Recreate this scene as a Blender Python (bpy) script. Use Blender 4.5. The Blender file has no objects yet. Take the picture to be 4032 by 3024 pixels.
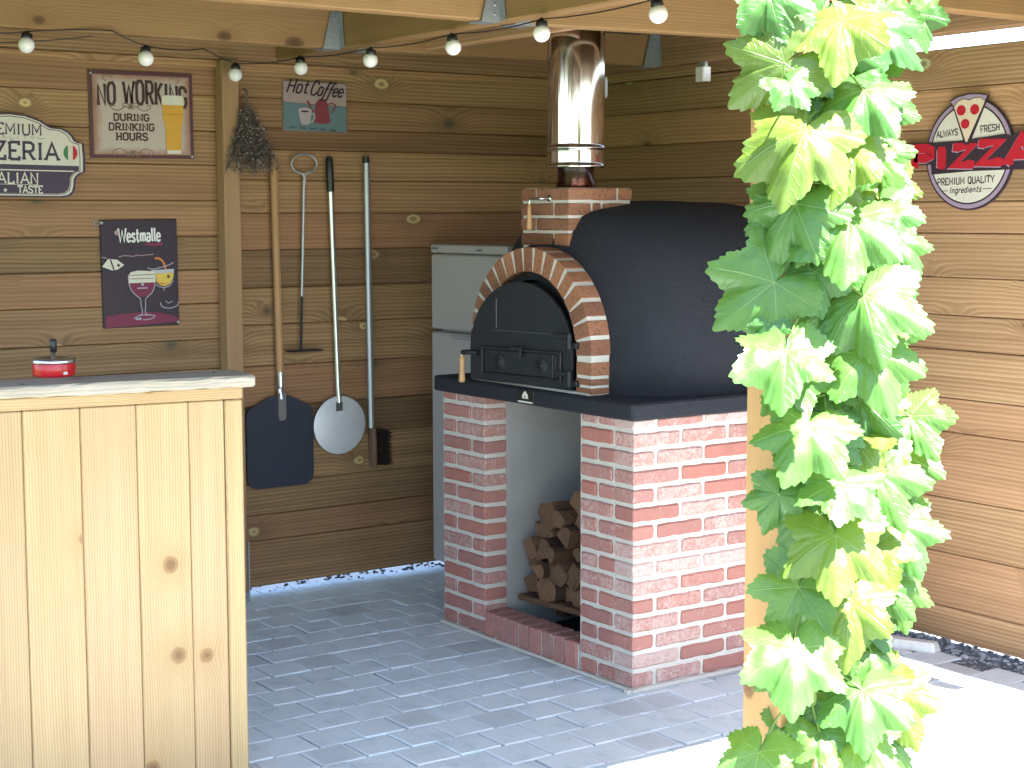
import bpy, bmesh, math, random
from math import sin, cos, pi, radians, sqrt, atan2
from mathutils import Vector, Matrix
random.seed(7)
SC = bpy.context.scene
COL = SC.collection

# ---------------------------------------------------------------- camera
FPX = 6417.0                       # focal length in photo pixels (photo 4032 wide)
CAM = Vector((-3.370, -4.100, 1.5805))
YAW, PITCH, ROLL = radians(35.095), radians(5.892), radians(-0.102)
FW = Vector((sin(YAW)*cos(PITCH), cos(YAW)*cos(PITCH), -sin(PITCH)))
RT0 = Vector((cos(YAW), -sin(YAW), 0)); UP0 = RT0.cross(FW)
RT = RT0*cos(ROLL) + UP0*sin(ROLL); UP = UP0*cos(ROLL) - RT0*sin(ROLL)
cam = bpy.data.cameras.new('camera'); cam.sensor_width = 36; cam.lens = FPX/4032*36
cam.clip_start = .05; cam.clip_end = 3000
co = bpy.data.objects.new('camera', cam); COL.objects.link(co)
M = Matrix((RT, UP, -FW)).transposed().to_4x4(); M.translation = CAM
co.matrix_world = M; SC.camera = co

# ---------------------------------------------------------------- light
SUN = Vector((.135, -.50, 1)).normalized()
w = bpy.data.worlds.new('World'); SC.world = w; w.use_nodes = True
nt = w.node_tree; nt.nodes.clear()
sky = nt.nodes.new('ShaderNodeTexSky'); sky.sky_type = 'NISHITA'; sky.sun_disc = False
sky.sun_elevation = math.asin(SUN.z); sky.sun_rotation = atan2(SUN.x, SUN.y)
bg = nt.nodes.new('ShaderNodeBackground'); bg.inputs[1].default_value = .08
wo = nt.nodes.new('ShaderNodeOutputWorld')
nt.links.new(sky.outputs[0], bg.inputs[0]); nt.links.new(bg.outputs[0], wo.inputs[0])
sl = bpy.data.lights.new('sun', 'SUN'); sl.energy = 5; sl.angle = radians(.5); sl.color = (1, .965, .90)
so = bpy.data.objects.new('sun', sl); COL.objects.link(so)
so.rotation_euler = (-SUN).to_track_quat('-Z', 'Y').to_euler()
SC.view_settings.view_transform = 'Standard'; SC.view_settings.look = 'None'
SC.view_settings.exposure = 3.35; SC.view_settings.gamma = 1
SC.render.engine = 'CYCLES'; SC.cycles.max_bounces = 8; SC.cycles.diffuse_bounces = 5

# ---------------------------------------------------------------- photo rays (2212-wide view coordinates) to points on real planes
K = 4032/2212.0
def ray(px, py):
    return FW + RT*((px*K-2016)/FPX) - UP*((py*K-1512)/FPX)
def atx(px, py, x):
    d = ray(px, py); return CAM + d*((x-CAM.x)/d.x)
def aty(px, py, y):
    d = ray(px, py); return CAM + d*((y-CAM.y)/d.y)
def atz(px, py, z):
    d = ray(px, py); return CAM + d*((z-CAM.z)/d.z)

# ---------------------------------------------------------------- node helpers
class S:
    def __init__(s, nt, o): s.nt, s.o = nt, o
    def _m(s, op, *a, clamp=False):
        n = s.nt.nodes.new('ShaderNodeMath'); n.operation = op; n.use_clamp = clamp
        for i, v in enumerate((s,)+a):
            if isinstance(v, S): s.nt.links.new(v.o, n.inputs[i])
            else: n.inputs[i].default_value = v
        return S(s.nt, n.outputs[0])
    def __add__(s, b): return s._m('ADD', b)
    def __sub__(s, b): return s._m('SUBTRACT', b)
    def __mul__(s, b): return s._m('MULTIPLY', b)
    def __truediv__(s, b): return s._m('DIVIDE', b)
    def sin(s): return s._m('SINE')
    def abs(s): return s._m('ABSOLUTE')
    def frac(s): return s._m('FRACT')
    def gt(s, b): return s._m('GREATER_THAN', b)
    def lt(s, b): return s._m('LESS_THAN', b)
    def max(s, b): return s._m('MAXIMUM', b)
    def min(s, b): return s._m('MINIMUM', b)
    def pow(s, b): return s._m('POWER', b)
    def clamp(s): return s._m('ADD', 0.0, clamp=True)
    def step(s, a, b):            # smoothstep from a (0) to b (1)
        n = s.nt.nodes.new('ShaderNodeMapRange'); n.interpolation_type = 'SMOOTHSTEP'
        s.nt.links.new(s.o, n.inputs[0]); n.inputs[1].default_value = min(a, b); n.inputs[2].default_value = max(a, b)
        n.inputs[3].default_value = 0 if a < b else 1; n.inputs[4].default_value = 1 if a < b else 0
        return S(s.nt, n.outputs[0])

class Mat:
    def __init__(s, name, rough=.6, spec=.4, metal=0):
        s.m = bpy.data.materials.new(name); s.m.use_nodes = True; s.nt = s.m.node_tree
        s.b = s.nt.nodes['Principled BSDF']; s.out = s.nt.nodes['Material Output']
        s.b.inputs['Roughness'].default_value = rough; s.b.inputs['Metallic'].default_value = metal
        s.b.inputs['Specular IOR Level'].default_value = spec
    def n(s, t, **k):
        n = s.nt.nodes.new(t)
        for a, v in k.items(): setattr(n, a, v)
        return n
    def set(s, inp, v):
        i = s.b.inputs[inp]
        if isinstance(v, S): s.nt.links.new(v.o, i)
        else: i.default_value = v
    def uv(s):
        n = s.n('ShaderNodeUVMap'); sp = s.n('ShaderNodeSeparateXYZ'); s.nt.links.new(n.outputs[0], sp.inputs[0])
        return S(s.nt, sp.outputs[0]), S(s.nt, sp.outputs[1])
    def xyz(s, kind='Object'):
        n = s.n('ShaderNodeTexCoord'); sp = s.n('ShaderNodeSeparateXYZ'); s.nt.links.new(n.outputs[kind], sp.inputs[0])
        return [S(s.nt, sp.outputs[i]) for i in range(3)]
    def tint(s):
        n = s.n('ShaderNodeAttribute', attribute_name='tint'); sp = s.n('ShaderNodeSeparateColor')
        s.nt.links.new(n.outputs['Color'], sp.inputs[0]); return [S(s.nt, sp.outputs[i]) for i in range(3)]
    def vec(s, x, y, z=0.0):
        n = s.n('ShaderNodeCombineXYZ')
        for i, v in enumerate((x, y, z)):
            if isinstance(v, S): s.nt.links.new(v.o, n.inputs[i])
            else: n.inputs[i].default_value = v
        return n.outputs[0]
    def noise(s, vec=None, scale=1.0, detail=3, rough=.55, dist=0):
        n = s.n('ShaderNodeTexNoise'); n.inputs['Scale'].default_value = scale; n.inputs['Detail'].default_value = detail
        n.inputs['Roughness'].default_value = rough; n.inputs['Distortion'].default_value = dist
        if vec is None:
            t = s.n('ShaderNodeTexCoord'); vec = t.outputs['Object']
        s.nt.links.new(vec, n.inputs['Vector']); return S(s.nt, n.outputs[0])
    def voro(s, vec, scale=1.0, feature='F1', rnd=1.0, dim='2D'):
        n = s.n('ShaderNodeTexVoronoi', feature=feature, voronoi_dimensions=dim); n.inputs['Scale'].default_value = scale
        n.inputs['Randomness'].default_value = rnd
        s.nt.links.new(vec, n.inputs['Vector']); sp = s.n('ShaderNodeSeparateColor')
        if feature == 'F1': s.nt.links.new(n.outputs['Color'], sp.inputs[0])
        return S(s.nt, n.outputs['Distance']), [S(s.nt, sp.outputs[i]) for i in range(3)]
    def mix(s, f, a, b, mode='MIX'):
        n = s.n('ShaderNodeMix', data_type='RGBA', blend_type=mode)
        for sock, v in ((n.inputs[0], f), (n.inputs[6], a), (n.inputs[7], b)):
            if isinstance(v, S): s.nt.links.new(v.o, sock)
            elif isinstance(v, (tuple, list)): sock.default_value = (*v, 1) if len(v) == 3 else v
            else: sock.default_value = v
        return S(s.nt, n.outputs[2])
    def grey(s, v):
        n = s.n('ShaderNodeCombineColor')
        for i in range(3): s.nt.links.new(v.o, n.inputs[i])
        return S(s.nt, n.outputs[0])
    def bump(s, h, dist=.002, strength=1.0):
        n = s.n('ShaderNodeBump'); n.inputs['Distance'].default_value = dist; n.inputs['Strength'].default_value = strength
        s.nt.links.new(h.o, n.inputs['Height']); s.nt.links.new(n.outputs[0], s.b.inputs['Normal'])

def flat(name, c, rough=.5, spec=.4, metal=0, var=.12, scale=30, bump=0):
    m = Mat(name, rough, spec, metal)
    f = m.noise(scale=scale, detail=4)
    m.set('Base Color', m.mix(f, tuple(x*(1-var) for x in c), tuple(min(1, x*(1+var)) for x in c)))
    if metal < .5: m.set('Roughness', f*.25+(rough-.12))
    if bump: m.bump(f, bump)
    return m.m

def wood(name, light, dark, alt, knotc, rough=.62, spec=.3, ring=115, tlo=.72, thi=1.15, grey=0.0, contrast=.5, knot_thr=.55, altmix=1.0, pale=.0, streak=.5, kd=2.9):
    """sawn softwood: fine growth rings bent round knots, broad streaks, per-board hue from the tint attribute"""
    m = Mat(name, rough, spec)
    u, v = m.uv(); t0, t1, t2 = m.tint()
    big = m.noise(m.vec(u*.55, v*3.2, t0*40), 1, 2)
    mid = m.noise(m.vec(u*2.0, v*14, t1*40), 1, 3)
    band = m.noise(m.vec(u*.8, v*34, t2*23), 1, 3, .6)
    fine = m.noise(m.vec(u*7, v*480, t0*9), 1, 2)
    d, c = m.voro(m.vec(u*kd+t2*31, v*4.4+t1*17), 1)
    sel = c[0].gt(knot_thr)
    dn = (d + (mid-.5)*.13)/(c[2]*.9+.55)
    swirl = (dn*dn*-22)._m('EXPONENT') * sel
    ph = (v*ring + big*ring*.055 + mid*.35 + swirl*3.2).frac()
    line = (ph.step(.0, .75) * ph.step(1.0, .90))
    line = line * (band*.9+.25)
    a1 = m.mix(line*contrast, light, dark)
    a2 = m.mix(line*contrast, alt, tuple(x*.6 for x in alt))
    col = m.mix(t1*altmix, a1, a2)
    col = m.mix((band-.45).max(0.0)*2.2*streak, col, dark)
    patch = m.noise(m.vec(u*1.3, v*8, t2*17), 1, 3)
    col = m.mix((patch-.42).max(0.0)*1.4, col, tuple((a+b)*.5*.85 for a, b in zip(alt, dark)))
    col = m.mix(swirl*.55, col, dark)
    kr = dn.step(.095, .06)*sel; core = dn.step(.05, .025)*sel
    kc = m.mix(c[1].gt(1-pale), knotc, tuple(min(.6, x*1.7) for x in light)) if pale else m.mix(.0, knotc, knotc)
    col = m.mix(kr*.9, col, kc)
    col = m.mix(core*.6, col, tuple(x*.5 for x in knotc))
    col = m.mix(((fine-.5).abs())*.8, col, tuple(x*.7 for x in dark))
    br = t0*(thi-tlo)+tlo
    col = m.mix(1.0, col, m.grey(br), 'MULTIPLY')
    if grey:
        g = m.noise(m.vec(u*3, v*30), 1, 4)
        col = m.mix(g.step(.3, .75)*grey, col, (.33, .315, .30))
    m.set('Base Color', col)
    m.set('Roughness', line*.12+fine*.1+(rough-.1))
    m.bump(line*.4+fine*.6+kr*-.5+band*.5, .0012, .6)
    return m.m

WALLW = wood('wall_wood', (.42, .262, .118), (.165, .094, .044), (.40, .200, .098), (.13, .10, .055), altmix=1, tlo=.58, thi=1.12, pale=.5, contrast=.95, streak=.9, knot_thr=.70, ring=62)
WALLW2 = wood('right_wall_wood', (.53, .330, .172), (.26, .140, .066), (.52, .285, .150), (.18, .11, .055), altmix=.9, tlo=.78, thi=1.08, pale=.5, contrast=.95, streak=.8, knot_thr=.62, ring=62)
BEAMW = wood('beam_wood', (.35, .205, .088), (.225, .122, .048), (.34, .185, .080), (.13, .065, .028), contrast=.5, ring=90, tlo=.88, thi=1.05, knot_thr=.7)
PALEW = wood('counter_wood', (.46, .338, .172), (.31, .190, .082), (.46, .300, .160), (.22, .115, .048), contrast=.85, ring=130, tlo=.92, thi=1.05, knot_thr=.56, rough=.5, streak=.5, kd=4.0)
POSTW = wood('post_wood', (.45, .265, .110), (.36, .195, .075), (.42, .25, .11), (.15, .075, .03), contrast=.4, ring=110, tlo=.95, thi=1.0, knot_thr=.6)
SLIMW = wood('slim_post_wood', (.37, .225, .115), (.25, .142, .068), (.36, .205, .105), (.10, .055, .028), contrast=.4, ring=110, tlo=.95, thi=1.0, knot_thr=.6, streak=.3)
GREYW = wood('weathered_wood', (.44, .38, .30), (.22, .18, .13), (.42, .36, .28), (.10, .07, .05), contrast=.8, ring=90, grey=.5, rough=.8)
HANDW = wood('handle_wood', (.52, .30, .135), (.40, .21, .085), (.50, .28, .13), (.3, .15, .06), contrast=.3, ring=260, knot_thr=2, rough=.42)

def brick_mat(name, a, b, eff=.6, pit=0.0, dusty=(.50, .40, .37)):
    m = Mat(name, .85, .25)
    t0, t1, t2 = m.tint()
    n1 = m.noise(scale=14, detail=5, rough=.65); n2 = m.noise(scale=75, detail=4, rough=.7); n3 = m.noise(scale=230, detail=2)
    col = m.mix(t0, a, b)
    col = m.mix((n1-.4)*1.3, col, tuple(x*.62 for x in a))
    spots = m.noise(scale=120, detail=5, rough=.75)
    e = (n2*.5+n1*.4+spots*.55+t1*.36*eff).step(.82, 1.06)
    col = m.mix(e*eff*.8, col, dusty)
    col = m.mix(t1*.35*eff, col, tuple(x*.8 for x in dusty))
    col = m.mix(n3.step(.55, .75)*.35, col, tuple(x*.5 for x in a))
    if pit: col = m.mix(n2.step(.52, .62)*pit, col, tuple(x*.28 for x in b))
    m.set('Base Color', col); m.bump(n2*.7+n3*.4+n1*.6, .005, .8)
    return m.m
BRICK = brick_mat('red_brick', (.40, .155, .122), (.32, .145, .126), eff=.85, dusty=(.60, .46, .42))
ARCHB = brick_mat('oven_brick', (.37, .155, .078), (.175, .068, .042), eff=.35, pit=.45, dusty=(.42, .30, .22))
def mortar_mat():
    m = Mat('mortar', .95, .15)
    n1 = m.noise(scale=20, detail=5, rough=.7); n2 = m.noise(scale=160, detail=3)
    m.set('Base Color', m.mix(n1*.6+n2*.4, (.44, .40, .355), (.63, .59, .53))); m.bump(n1+n2, .004, .7)
    return m.m
MORTAR = mortar_mat()
def paver_mat():
    m = Mat('paver', .72, .35)
    t0, t1, t2 = m.tint(); u, v = m.uv()
    n1 = m.noise(scale=7, detail=6, rough=.65); n2 = m.noise(scale=75, detail=5, rough=.7); n3 = m.noise(scale=1.1, detail=3)
    col = m.mix(t0*.45+n3*.55, (.50, .57, .585), (.60, .655, .665))
    col = m.mix((n1-.35).max(0.0)*1.8, col, (.66, .70, .71))
    col = m.mix(n1.step(.5, .25)*.45, col, (.30, .345, .37))
    col = m.mix(t1.gt(.9)*.35, col, (.30, .30, .31))
    rim = (u.abs().max(v.abs()) + (n2-.5)*.25).step(.72, .96)
    col = m.mix(rim*t2.step(.35, .9)*.75, col, (.64, .66, .68))
    col = m.mix(n2.step(.55, .8)*.35, col, (.34, .385, .42))
    m.set('Base Color', col); m.bump(n2*.6+n1, .004, .6)
    return m.m
PAVER = paver_mat()
def joint_mat():
    m = Mat('joint_sand', .95, .1); n = m.noise(scale=60, detail=4)
    m.set('Base Color', m.mix(n.step(.5, .72), (.10, .115, .13), (.50, .52, .55))); m.bump(n, .003); return m.m
JOINT = joint_mat()
def black_render():
    m = Mat('black_render', .78, .35); n = m.noise(scale=85, detail=5, rough=.75); n1 = m.noise(scale=5, detail=3)
    n2 = m.noise(scale=120, detail=3, rough=.7)
    col = m.mix(n1, (.013, .014, .021), (.024, .026, .036))
    m.set('Base Color', m.mix(n2.step(.62, .74)*.45, col, (.10, .10, .115))); m.bump(n+n1*.6, .010, 1.0); return m.m
BLACKR = black_render()
IRON = flat('cast_iron', (.009, .010, .014), .5, .4, bump=.001, scale=160)
SATIN = flat('black_plastic', (.012, .012, .014), .35, .5)
STEEL = flat('brushed_steel', (.62, .62, .63), .28, .5, 1, scale=200)
ALU = flat('matt_aluminium', (.42, .43, .45), .45, .5, .85, scale=90)
PEELA = flat('peel_aluminium', (.66, .66, .67), .5, .5, .4, scale=14, var=.12)
PEELB = flat('dark_peel_metal', (.032, .034, .050), .6, .3, .1, scale=25)
GALV = flat('galvanised_zinc', (.36, .38, .41), .48, .5, .7, scale=70, var=.25)
ENAMEL = flat('fridge_enamel', (.40, .37, .35), .35, .4, var=.03)
REDP = flat('red_enamel', (.62, .015, .022), .22, .5, var=.04)
GLOBE = flat('opal_globe', (.80, .76, .74), .18, .5, var=.02)
PLASTER = flat('grey_plaster', (.34, .325, .305), .9, .15, var=.3, scale=5, bump=.004)
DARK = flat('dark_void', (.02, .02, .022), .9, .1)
def polished():
    m = Mat('polished_flue', .09, .5, 1); n = m.noise(scale=3, detail=2); x, y, z = m.xyz()
    s = m.noise(m.vec(x*20, y*20, z*1.2), 1, 2)
    m.set('Base Color', m.mix(n, (.54, .49, .47), (.62, .58, .56))); m.set('Roughness', s*.10+.05); m.bump(s, .002, .25); return m.m
FLUE = polished()
def heat_steel():
    m = Mat('heat_tinted_steel', .22, .5, 1); x, y, z = m.xyz(); n = m.noise(scale=6, detail=3)
    m.set('Base Color', m.mix(((z-1.70)*12+n*.4).clamp(), (.22, .09, .06), (.07, .07, .10))); return m.m
HEAT = heat_steel()
def leaf_mat():
    m = Mat('vine_leaf', .36, .6)
    u, v = m.uv(); t0, t1, t2 = m.tint()
    n = m.noise(scale=60, detail=3)
    main = (u*v).step(.020, .006)*u.step(1.0, .7)
    sec = ((u*(v*-1.5+1.0)*8.0).frac()-.5).abs().step(.09, .02)*v.step(.02, .1)*.36
    vein = main.max(sec)
    base = m.mix(t0, (.042, .150, .034), (.088, .210, .038))
    base = m.mix(n*.5, base, (.06, .165, .04))
    base = m.mix(t1.gt(.84)*.6, base, (.16, .21, .03))
    col = m.mix(vein*.65, base, (.20, .33, .11))
    m.set('Base Color', col); m.bump(vein*-.8+n*.5, .003, .7)
    tr = m.n('ShaderNodeBsdfTranslucent'); tc = m.mix(.5, col, (.30, .42, .02))
    m.nt.links.new(tc.o, tr.inputs[0])
    mx = m.n('ShaderNodeMixShader'); mx.inputs[0].default_value = .36
    m.nt.links.new(m.b.outputs[0], mx.inputs[1]); m.nt.links.new(tr.outputs[0], mx.inputs[2])
    m.nt.links.new(mx.outputs[0], m.out.inputs[0]); return m.m
LEAF = leaf_mat()
STEM = flat('green_stem', (.16, .24, .05), .5, .4, var=.3, scale=40)
CANE = flat('brown_cane', (.20, .10, .045), .8, .2, var=.3, scale=60, bump=.002)
HERB = flat('dried_herb', (.125, .095, .085), .9, .1, var=.5, scale=60)
HERB2 = flat('dried_seed_head', (.27, .225, .21), .9, .1, var=.4, scale=60)
def log_mat():
    m = Mat('split_wood', .85, .2); n = m.noise(scale=40, detail=4); t0, t1, t2 = m.tint()
    x, y, z = m.xyz(); s = m.noise(m.vec(x*8, y*90, z*90), 1, 3)
    col = m.mix(t0, (.075, .040, .023), (.24, .130, .075)); col = m.mix((s-.35)*1.3, col, (.085, .045, .024)); m.set('Base Color', m.mix(n*.4, col, (.14, .08, .05)))
    m.bump(s+n*1.2, .010); return m.m
LOGW = log_mat(); BARK = flat('log_bark', (.075, .048, .034), .95, .1, var=.5, scale=70, bump=.006)
STONE = flat('gravel_stone', (.20, .205, .22), .85, .2, var=.6, scale=25)
KERB = flat('pale_concrete', (.66, .64, .60), .9, .2, var=.15, scale=40, bump=.004)
BRISTLE = flat('bristles', (.035, .022, .018), .8, .2, var=.5, scale=100)
BRHEAD = flat('brush_wood', (.17, .10, .065), .7, .2, var=.3, scale=60)

# ---------------------------------------------------------------- mesh builder
class MB:
    def __init__(s): s.v = []; s.f = []; s.uv = []; s.t = []; s.mi = []; s.sm = []
    def face(s, pts, uv=None, t=(.5, .5, .5), mi=0, sm=False):
        b = len(s.v); s.v += [tuple(p) for p in pts]; s.f.append(tuple(range(b, b+len(pts))))
        s.uv.append(uv or [(0, 0)]*len(pts)); s.t.append(t); s.mi.append(mi); s.sm.append(sm)
    def mesh(s, vs, fs, t=(.5, .5, .5), mi=0, sm=False, uvs=None):
        b = len(s.v); s.v += [tuple(p) for p in vs]
        for i, f in enumerate(fs):
            s.f.append(tuple(b+k for k in f)); s.uv.append([uvs[k] for k in f] if uvs else [(0, 0)]*len(f))
            s.t.append(t); s.mi.append(mi); s.sm.append(sm)
    def box(s, c, d, rot=None, ch=.003, grain=0, t=None, jit=0, mi=0, uvmode='grain'):
        """chamfered box: centre, full size, rotation matrix; uv runs along the grain axis in metres"""
        t = t or (random.random(), random.random(), random.random())
        h = [x/2 for x in d]; ch = min(ch, min(h)*.6); idx = {}; vs = []; loc = []
        for sx in (-1, 1):
            for sy in (-1, 1):
                for sz in (-1, 1):
                    j = [random.uniform(-jit, jit) for _ in range(3)]
                    for a in range(3):
                        p = [sx*(h[0]-ch), sy*(h[1]-ch), sz*(h[2]-ch)]; p[a] = (sx, sy, sz)[a]*h[a]
                        p = [p[i]+j[i] for i in range(3)]
                        idx[(sx, sy, sz, a)] = len(vs); loc.append(p)
                        q = Vector(p)
                        if rot is not None: q = rot @ q
                        vs.append(tuple(q[i]+c[i] for i in range(3)))
        fs = []; S2 = (-1, 1)
        for a in range(3):
            o = [i for i in range(3) if i != a]
            for sg in S2:
                k = []
                for p, q in ((-1, -1), (1, -1), (1, 1), (-1, 1)):
                    e = [0, 0, 0]; e[a] = sg; e[o[0]] = p; e[o[1]] = q; k.append(idx[(*e, a)])
                fs.append((k, a))
        for a, b in ((0, 1), (0, 2), (1, 2)):
            c3 = 3-a-b
            for p in S2:
                for q in S2:
                    e = [0, 0, 0]; e[a] = p; e[b] = q; k = []
                    for r, ax in ((-1, a), (1, a), (1, b), (-1, b)):
                        e[c3] = r; k.append(idx[(*e, ax)])
                    fs.append((k, a))
        for sx in S2:
            for sy in S2:
                for sz in S2: fs.append(([idx[(sx, sy, sz, a)] for a in range(3)], 0))
        ou, ov = t[0]*7.3, t[1]*5.7
        base = len(s.v); s.v += vs
        for k, a in fs:
            if uvmode == 'grain':
                o = [i for i in range(3) if i != grain]
                if a == grain: uv = [(loc[i][o[0]]*.3+ou, loc[i][o[1]]*1.5+ov) for i in k]
                else:
                    oth = o[0] if a == o[1] else o[1]
                    uv = [(loc[i][grain]+ou, loc[i][oth]+ov+a*.37) for i in k]
            else: uv = [(loc[i][0]/h[0], loc[i][1]/h[1]) for i in k]
            # orientation
            p0, p1, p2 = (Vector(vs[i]) for i in k[:3]); n = (p1-p0).cross(p2-p0)
            cen = sum((Vector(vs[i]) for i in k), Vector())/len(k)
            if n.dot(cen-Vector(c)) < 0: k = k[::-1]; uv = uv[::-1]
            s.f.append(tuple(base+i for i in k)); s.uv.append(uv); s.t.append(t); s.mi.append(mi); s.sm.append(False)
    def brick(s, c, d, axis, jit=.0018, ch=.006, t=None, seg=7):
        """a hand-made brick: chamfered section swept along axis with uneven arrises"""
        t = t or (random.random(), random.random(), random.random()); c = Vector(c)
        o = [i for i in range(3) if i != axis]; ha, hb = d[o[0]]/2, d[o[1]]/2; L = d[axis]
        sec = [(-ha, -hb+ch), (-ha, hb-ch), (-ha+ch, hb), (ha-ch, hb), (ha, hb-ch), (ha, -hb+ch), (ha-ch, -hb), (-ha+ch, -hb)]
        vs = []; n = 8; seg = max(3, int(L/.022)); w1 = random.uniform(0, 6); w2 = random.uniform(0, 6)
        for q in range(seg+1):
            f = q/seg; end = q in (0, seg)
            if q == 1: f = ch*.9/L
            if q == seg-1: f = 1-ch*.9/L
            for k, (a, b) in enumerate(sec):
                k2 = .93 if end else 1.0; p = [0, 0, 0]
                p[axis] = -L/2+L*f+(random.uniform(-jit, jit) if end else 0)
                wob = jit*.8*sin(w1+q*1.7+k)+random.uniform(-jit, jit)
                p[o[0]] = a*(1 if not end else 1-ch*.5/ha)+random.uniform(-jit, jit)*.35; p[o[1]] = b*(1 if not end else 1-ch*.5/hb)+wob*.7
                vs.append(c+Vector(p))
        fs = [(i*n+k, i*n+(k+1) % n, (i+1)*n+(k+1) % n, (i+1)*n+k) for i in range(seg) for k in range(n)]
        fs += [tuple(range(n))[::-1], tuple(range(seg*n, seg*n+n))]
        if axis == 1: fs = [f[::-1] for f in fs]
        s.mesh(vs, [f[::-1] for f in fs], t)
    def tube(s, pts, r, n=10, t=(.5, .5, .5), mi=0, cap=True, sm=True, flat=1.0):
        pts = [Vector(p) for p in pts]; rs = r if isinstance(r, (list, tuple)) else [r]*len(pts)
        vs = []; uvs = []; L = 0; prev = None
        for i, p in enumerate(pts):
            d = (pts[min(i+1, len(pts)-1)]-pts[max(i-1, 0)]).normalized()
            if prev is None:
                a = Vector((0, 0, 1)) if abs(d.z) < .9 else Vector((1, 0, 0)); x = d.cross(a).normalized()
            else: x = (prev-d*prev.dot(d)).normalized()
            prev = x; y = d.cross(x)
            if i: L += (p-pts[i-1]).length
            for k in range(n):
                an = 2*pi*k/n; vs.append(p+x*cos(an)*rs[i]+y*sin(an)*rs[i]*flat); uvs.append((L, k/n*.15))
        fs = [(i*n+k, i*n+(k+1) % n, (i+1)*n+(k+1) % n, (i+1)*n+k) for i in range(len(pts)-1) for k in range(n)]
        s.mesh(vs, fs, t, mi, sm, uvs)
        if cap:
            s.mesh(vs[:n], [tuple(range(n))[::-1]], t, mi, False, uvs[:n]); s.mesh(vs[-n:], [tuple(range(n))], t, mi, False, uvs[-n:])
    def lathe(s, prof, c=(0, 0, 0), n=24, rot=None, t=(.5, .5, .5), mi=0, sm=True):
        vs = []; c = Vector(c)
        for r, z in prof:
            for k in range(n):
                p = Vector((r*cos(2*pi*k/n), r*sin(2*pi*k/n), z)); vs.append((rot @ p if rot is not None else p)+c)
        fs = [(i*n+k, i*n+(k+1) % n, (i+1)*n+(k+1) % n, (i+1)*n+k) for i in range(len(prof)-1) for k in range(n)]
        s.mesh(vs, fs, t, mi, sm, [(0, 0)]*len(vs))
    def prism(s, out, fr, d0, d1, t=(.5, .5, .5), mi=0, uvs=1.0):
        """outline of (u, v) in frame fr, from depth d0 to d1 along the frame normal"""
        a = [fr(u, v, d0) for u, v in out]; b = [fr(u, v, d1) for u, v in out]; n = len(out)
        uv = [(u*uvs, v*uvs) for u, v in out]
        s.face(b, uv, t, mi); s.face(a[::-1], uv[::-1], t, mi)
        for i in range(n):
            j = (i+1) % n; s.face([a[i], a[j], b[j], b[i]], [uv[i], uv[j], uv[j], uv[i]], t, mi)
    def build(s, name, mat, parent=None, fix=False, bevel=0):
        me = bpy.data.meshes.new(name); off = Vector()
        p = parent
        while p is not None: off += p.location; p = p.parent
        me.from_pydata([tuple(Vector(v)-off) for v in s.v], [], s.f)
        me.uv_layers.new(name='UVMap'); me.color_attributes.new('tint', 'FLOAT_COLOR', 'CORNER')
        ul = me.uv_layers['UVMap']; tl = me.color_attributes['tint']      # fetched again: adding a layer moves the others
        fu = [c for uv in s.uv for p in uv for c in p]; ul.data.foreach_set('uv', fu)
        ft = [c for t, uv in zip(s.t, s.uv) for _ in uv for c in (*t, 1)]; tl.data.foreach_set('color', ft)
        me.polygons.foreach_set('use_smooth', s.sm); me.polygons.foreach_set('material_index', s.mi)
        for m in (mat if isinstance(mat, list) else [mat]): me.materials.append(m)
        if fix:
            bm = bmesh.new(); bm.from_mesh(me); bmesh.ops.remove_doubles(bm, verts=bm.verts, dist=1e-5)
            bmesh.ops.recalc_face_normals(bm, faces=bm.faces); bm.to_mesh(me); bm.free()
        o = bpy.data.objects.new(name, me); COL.objects.link(o)
        if parent is not None: o.parent = parent
        if bevel:
            b = o.modifiers.new('bevel', 'BEVEL'); b.width = bevel; b.segments = 2; b.limit_method = 'ANGLE'
        return o
def tag(o, label=None, cat=None, group=None, kind=None):
    for k, v in (('label', label), ('category', cat), ('group', group), ('kind', kind)):
        if v: o[k] = v
    return o
def thing(name, loc, label, cat, group=None):
    o = bpy.data.objects.new(name, None); COL.objects.link(o); o.location = loc; o.empty_display_size = .05
    bpy.context.view_layer.update(); return tag(o, label, cat, group)
def rz(a): return Matrix.Rotation(a, 3, 'Z')
def smooth(pts, n=8, closed=False):
    P = [Vector(p) for p in pts]; out = []; m = len(P)
    for i in range(m if closed else m-1):
        p0 = P[(i-1) % m] if closed or i else P[0]; p1 = P[i]; p2 = P[(i+1) % m]
        p3 = P[(i+2) % m] if closed or i+2 < m else P[-1]
        for k in range(n):
            t = k/n
            out.append(.5*((2*p1)+(p2-p0)*t+(2*p0-5*p1+4*p2-p3)*t*t+(3*p1-p0-3*p2+p3)*t**3))
    if not closed: out.append(P[-1])
    return out

# ================================================================ SETTING
YB, XR = 2.00, 1.36          # inner faces of the back wall and the right wall
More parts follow.
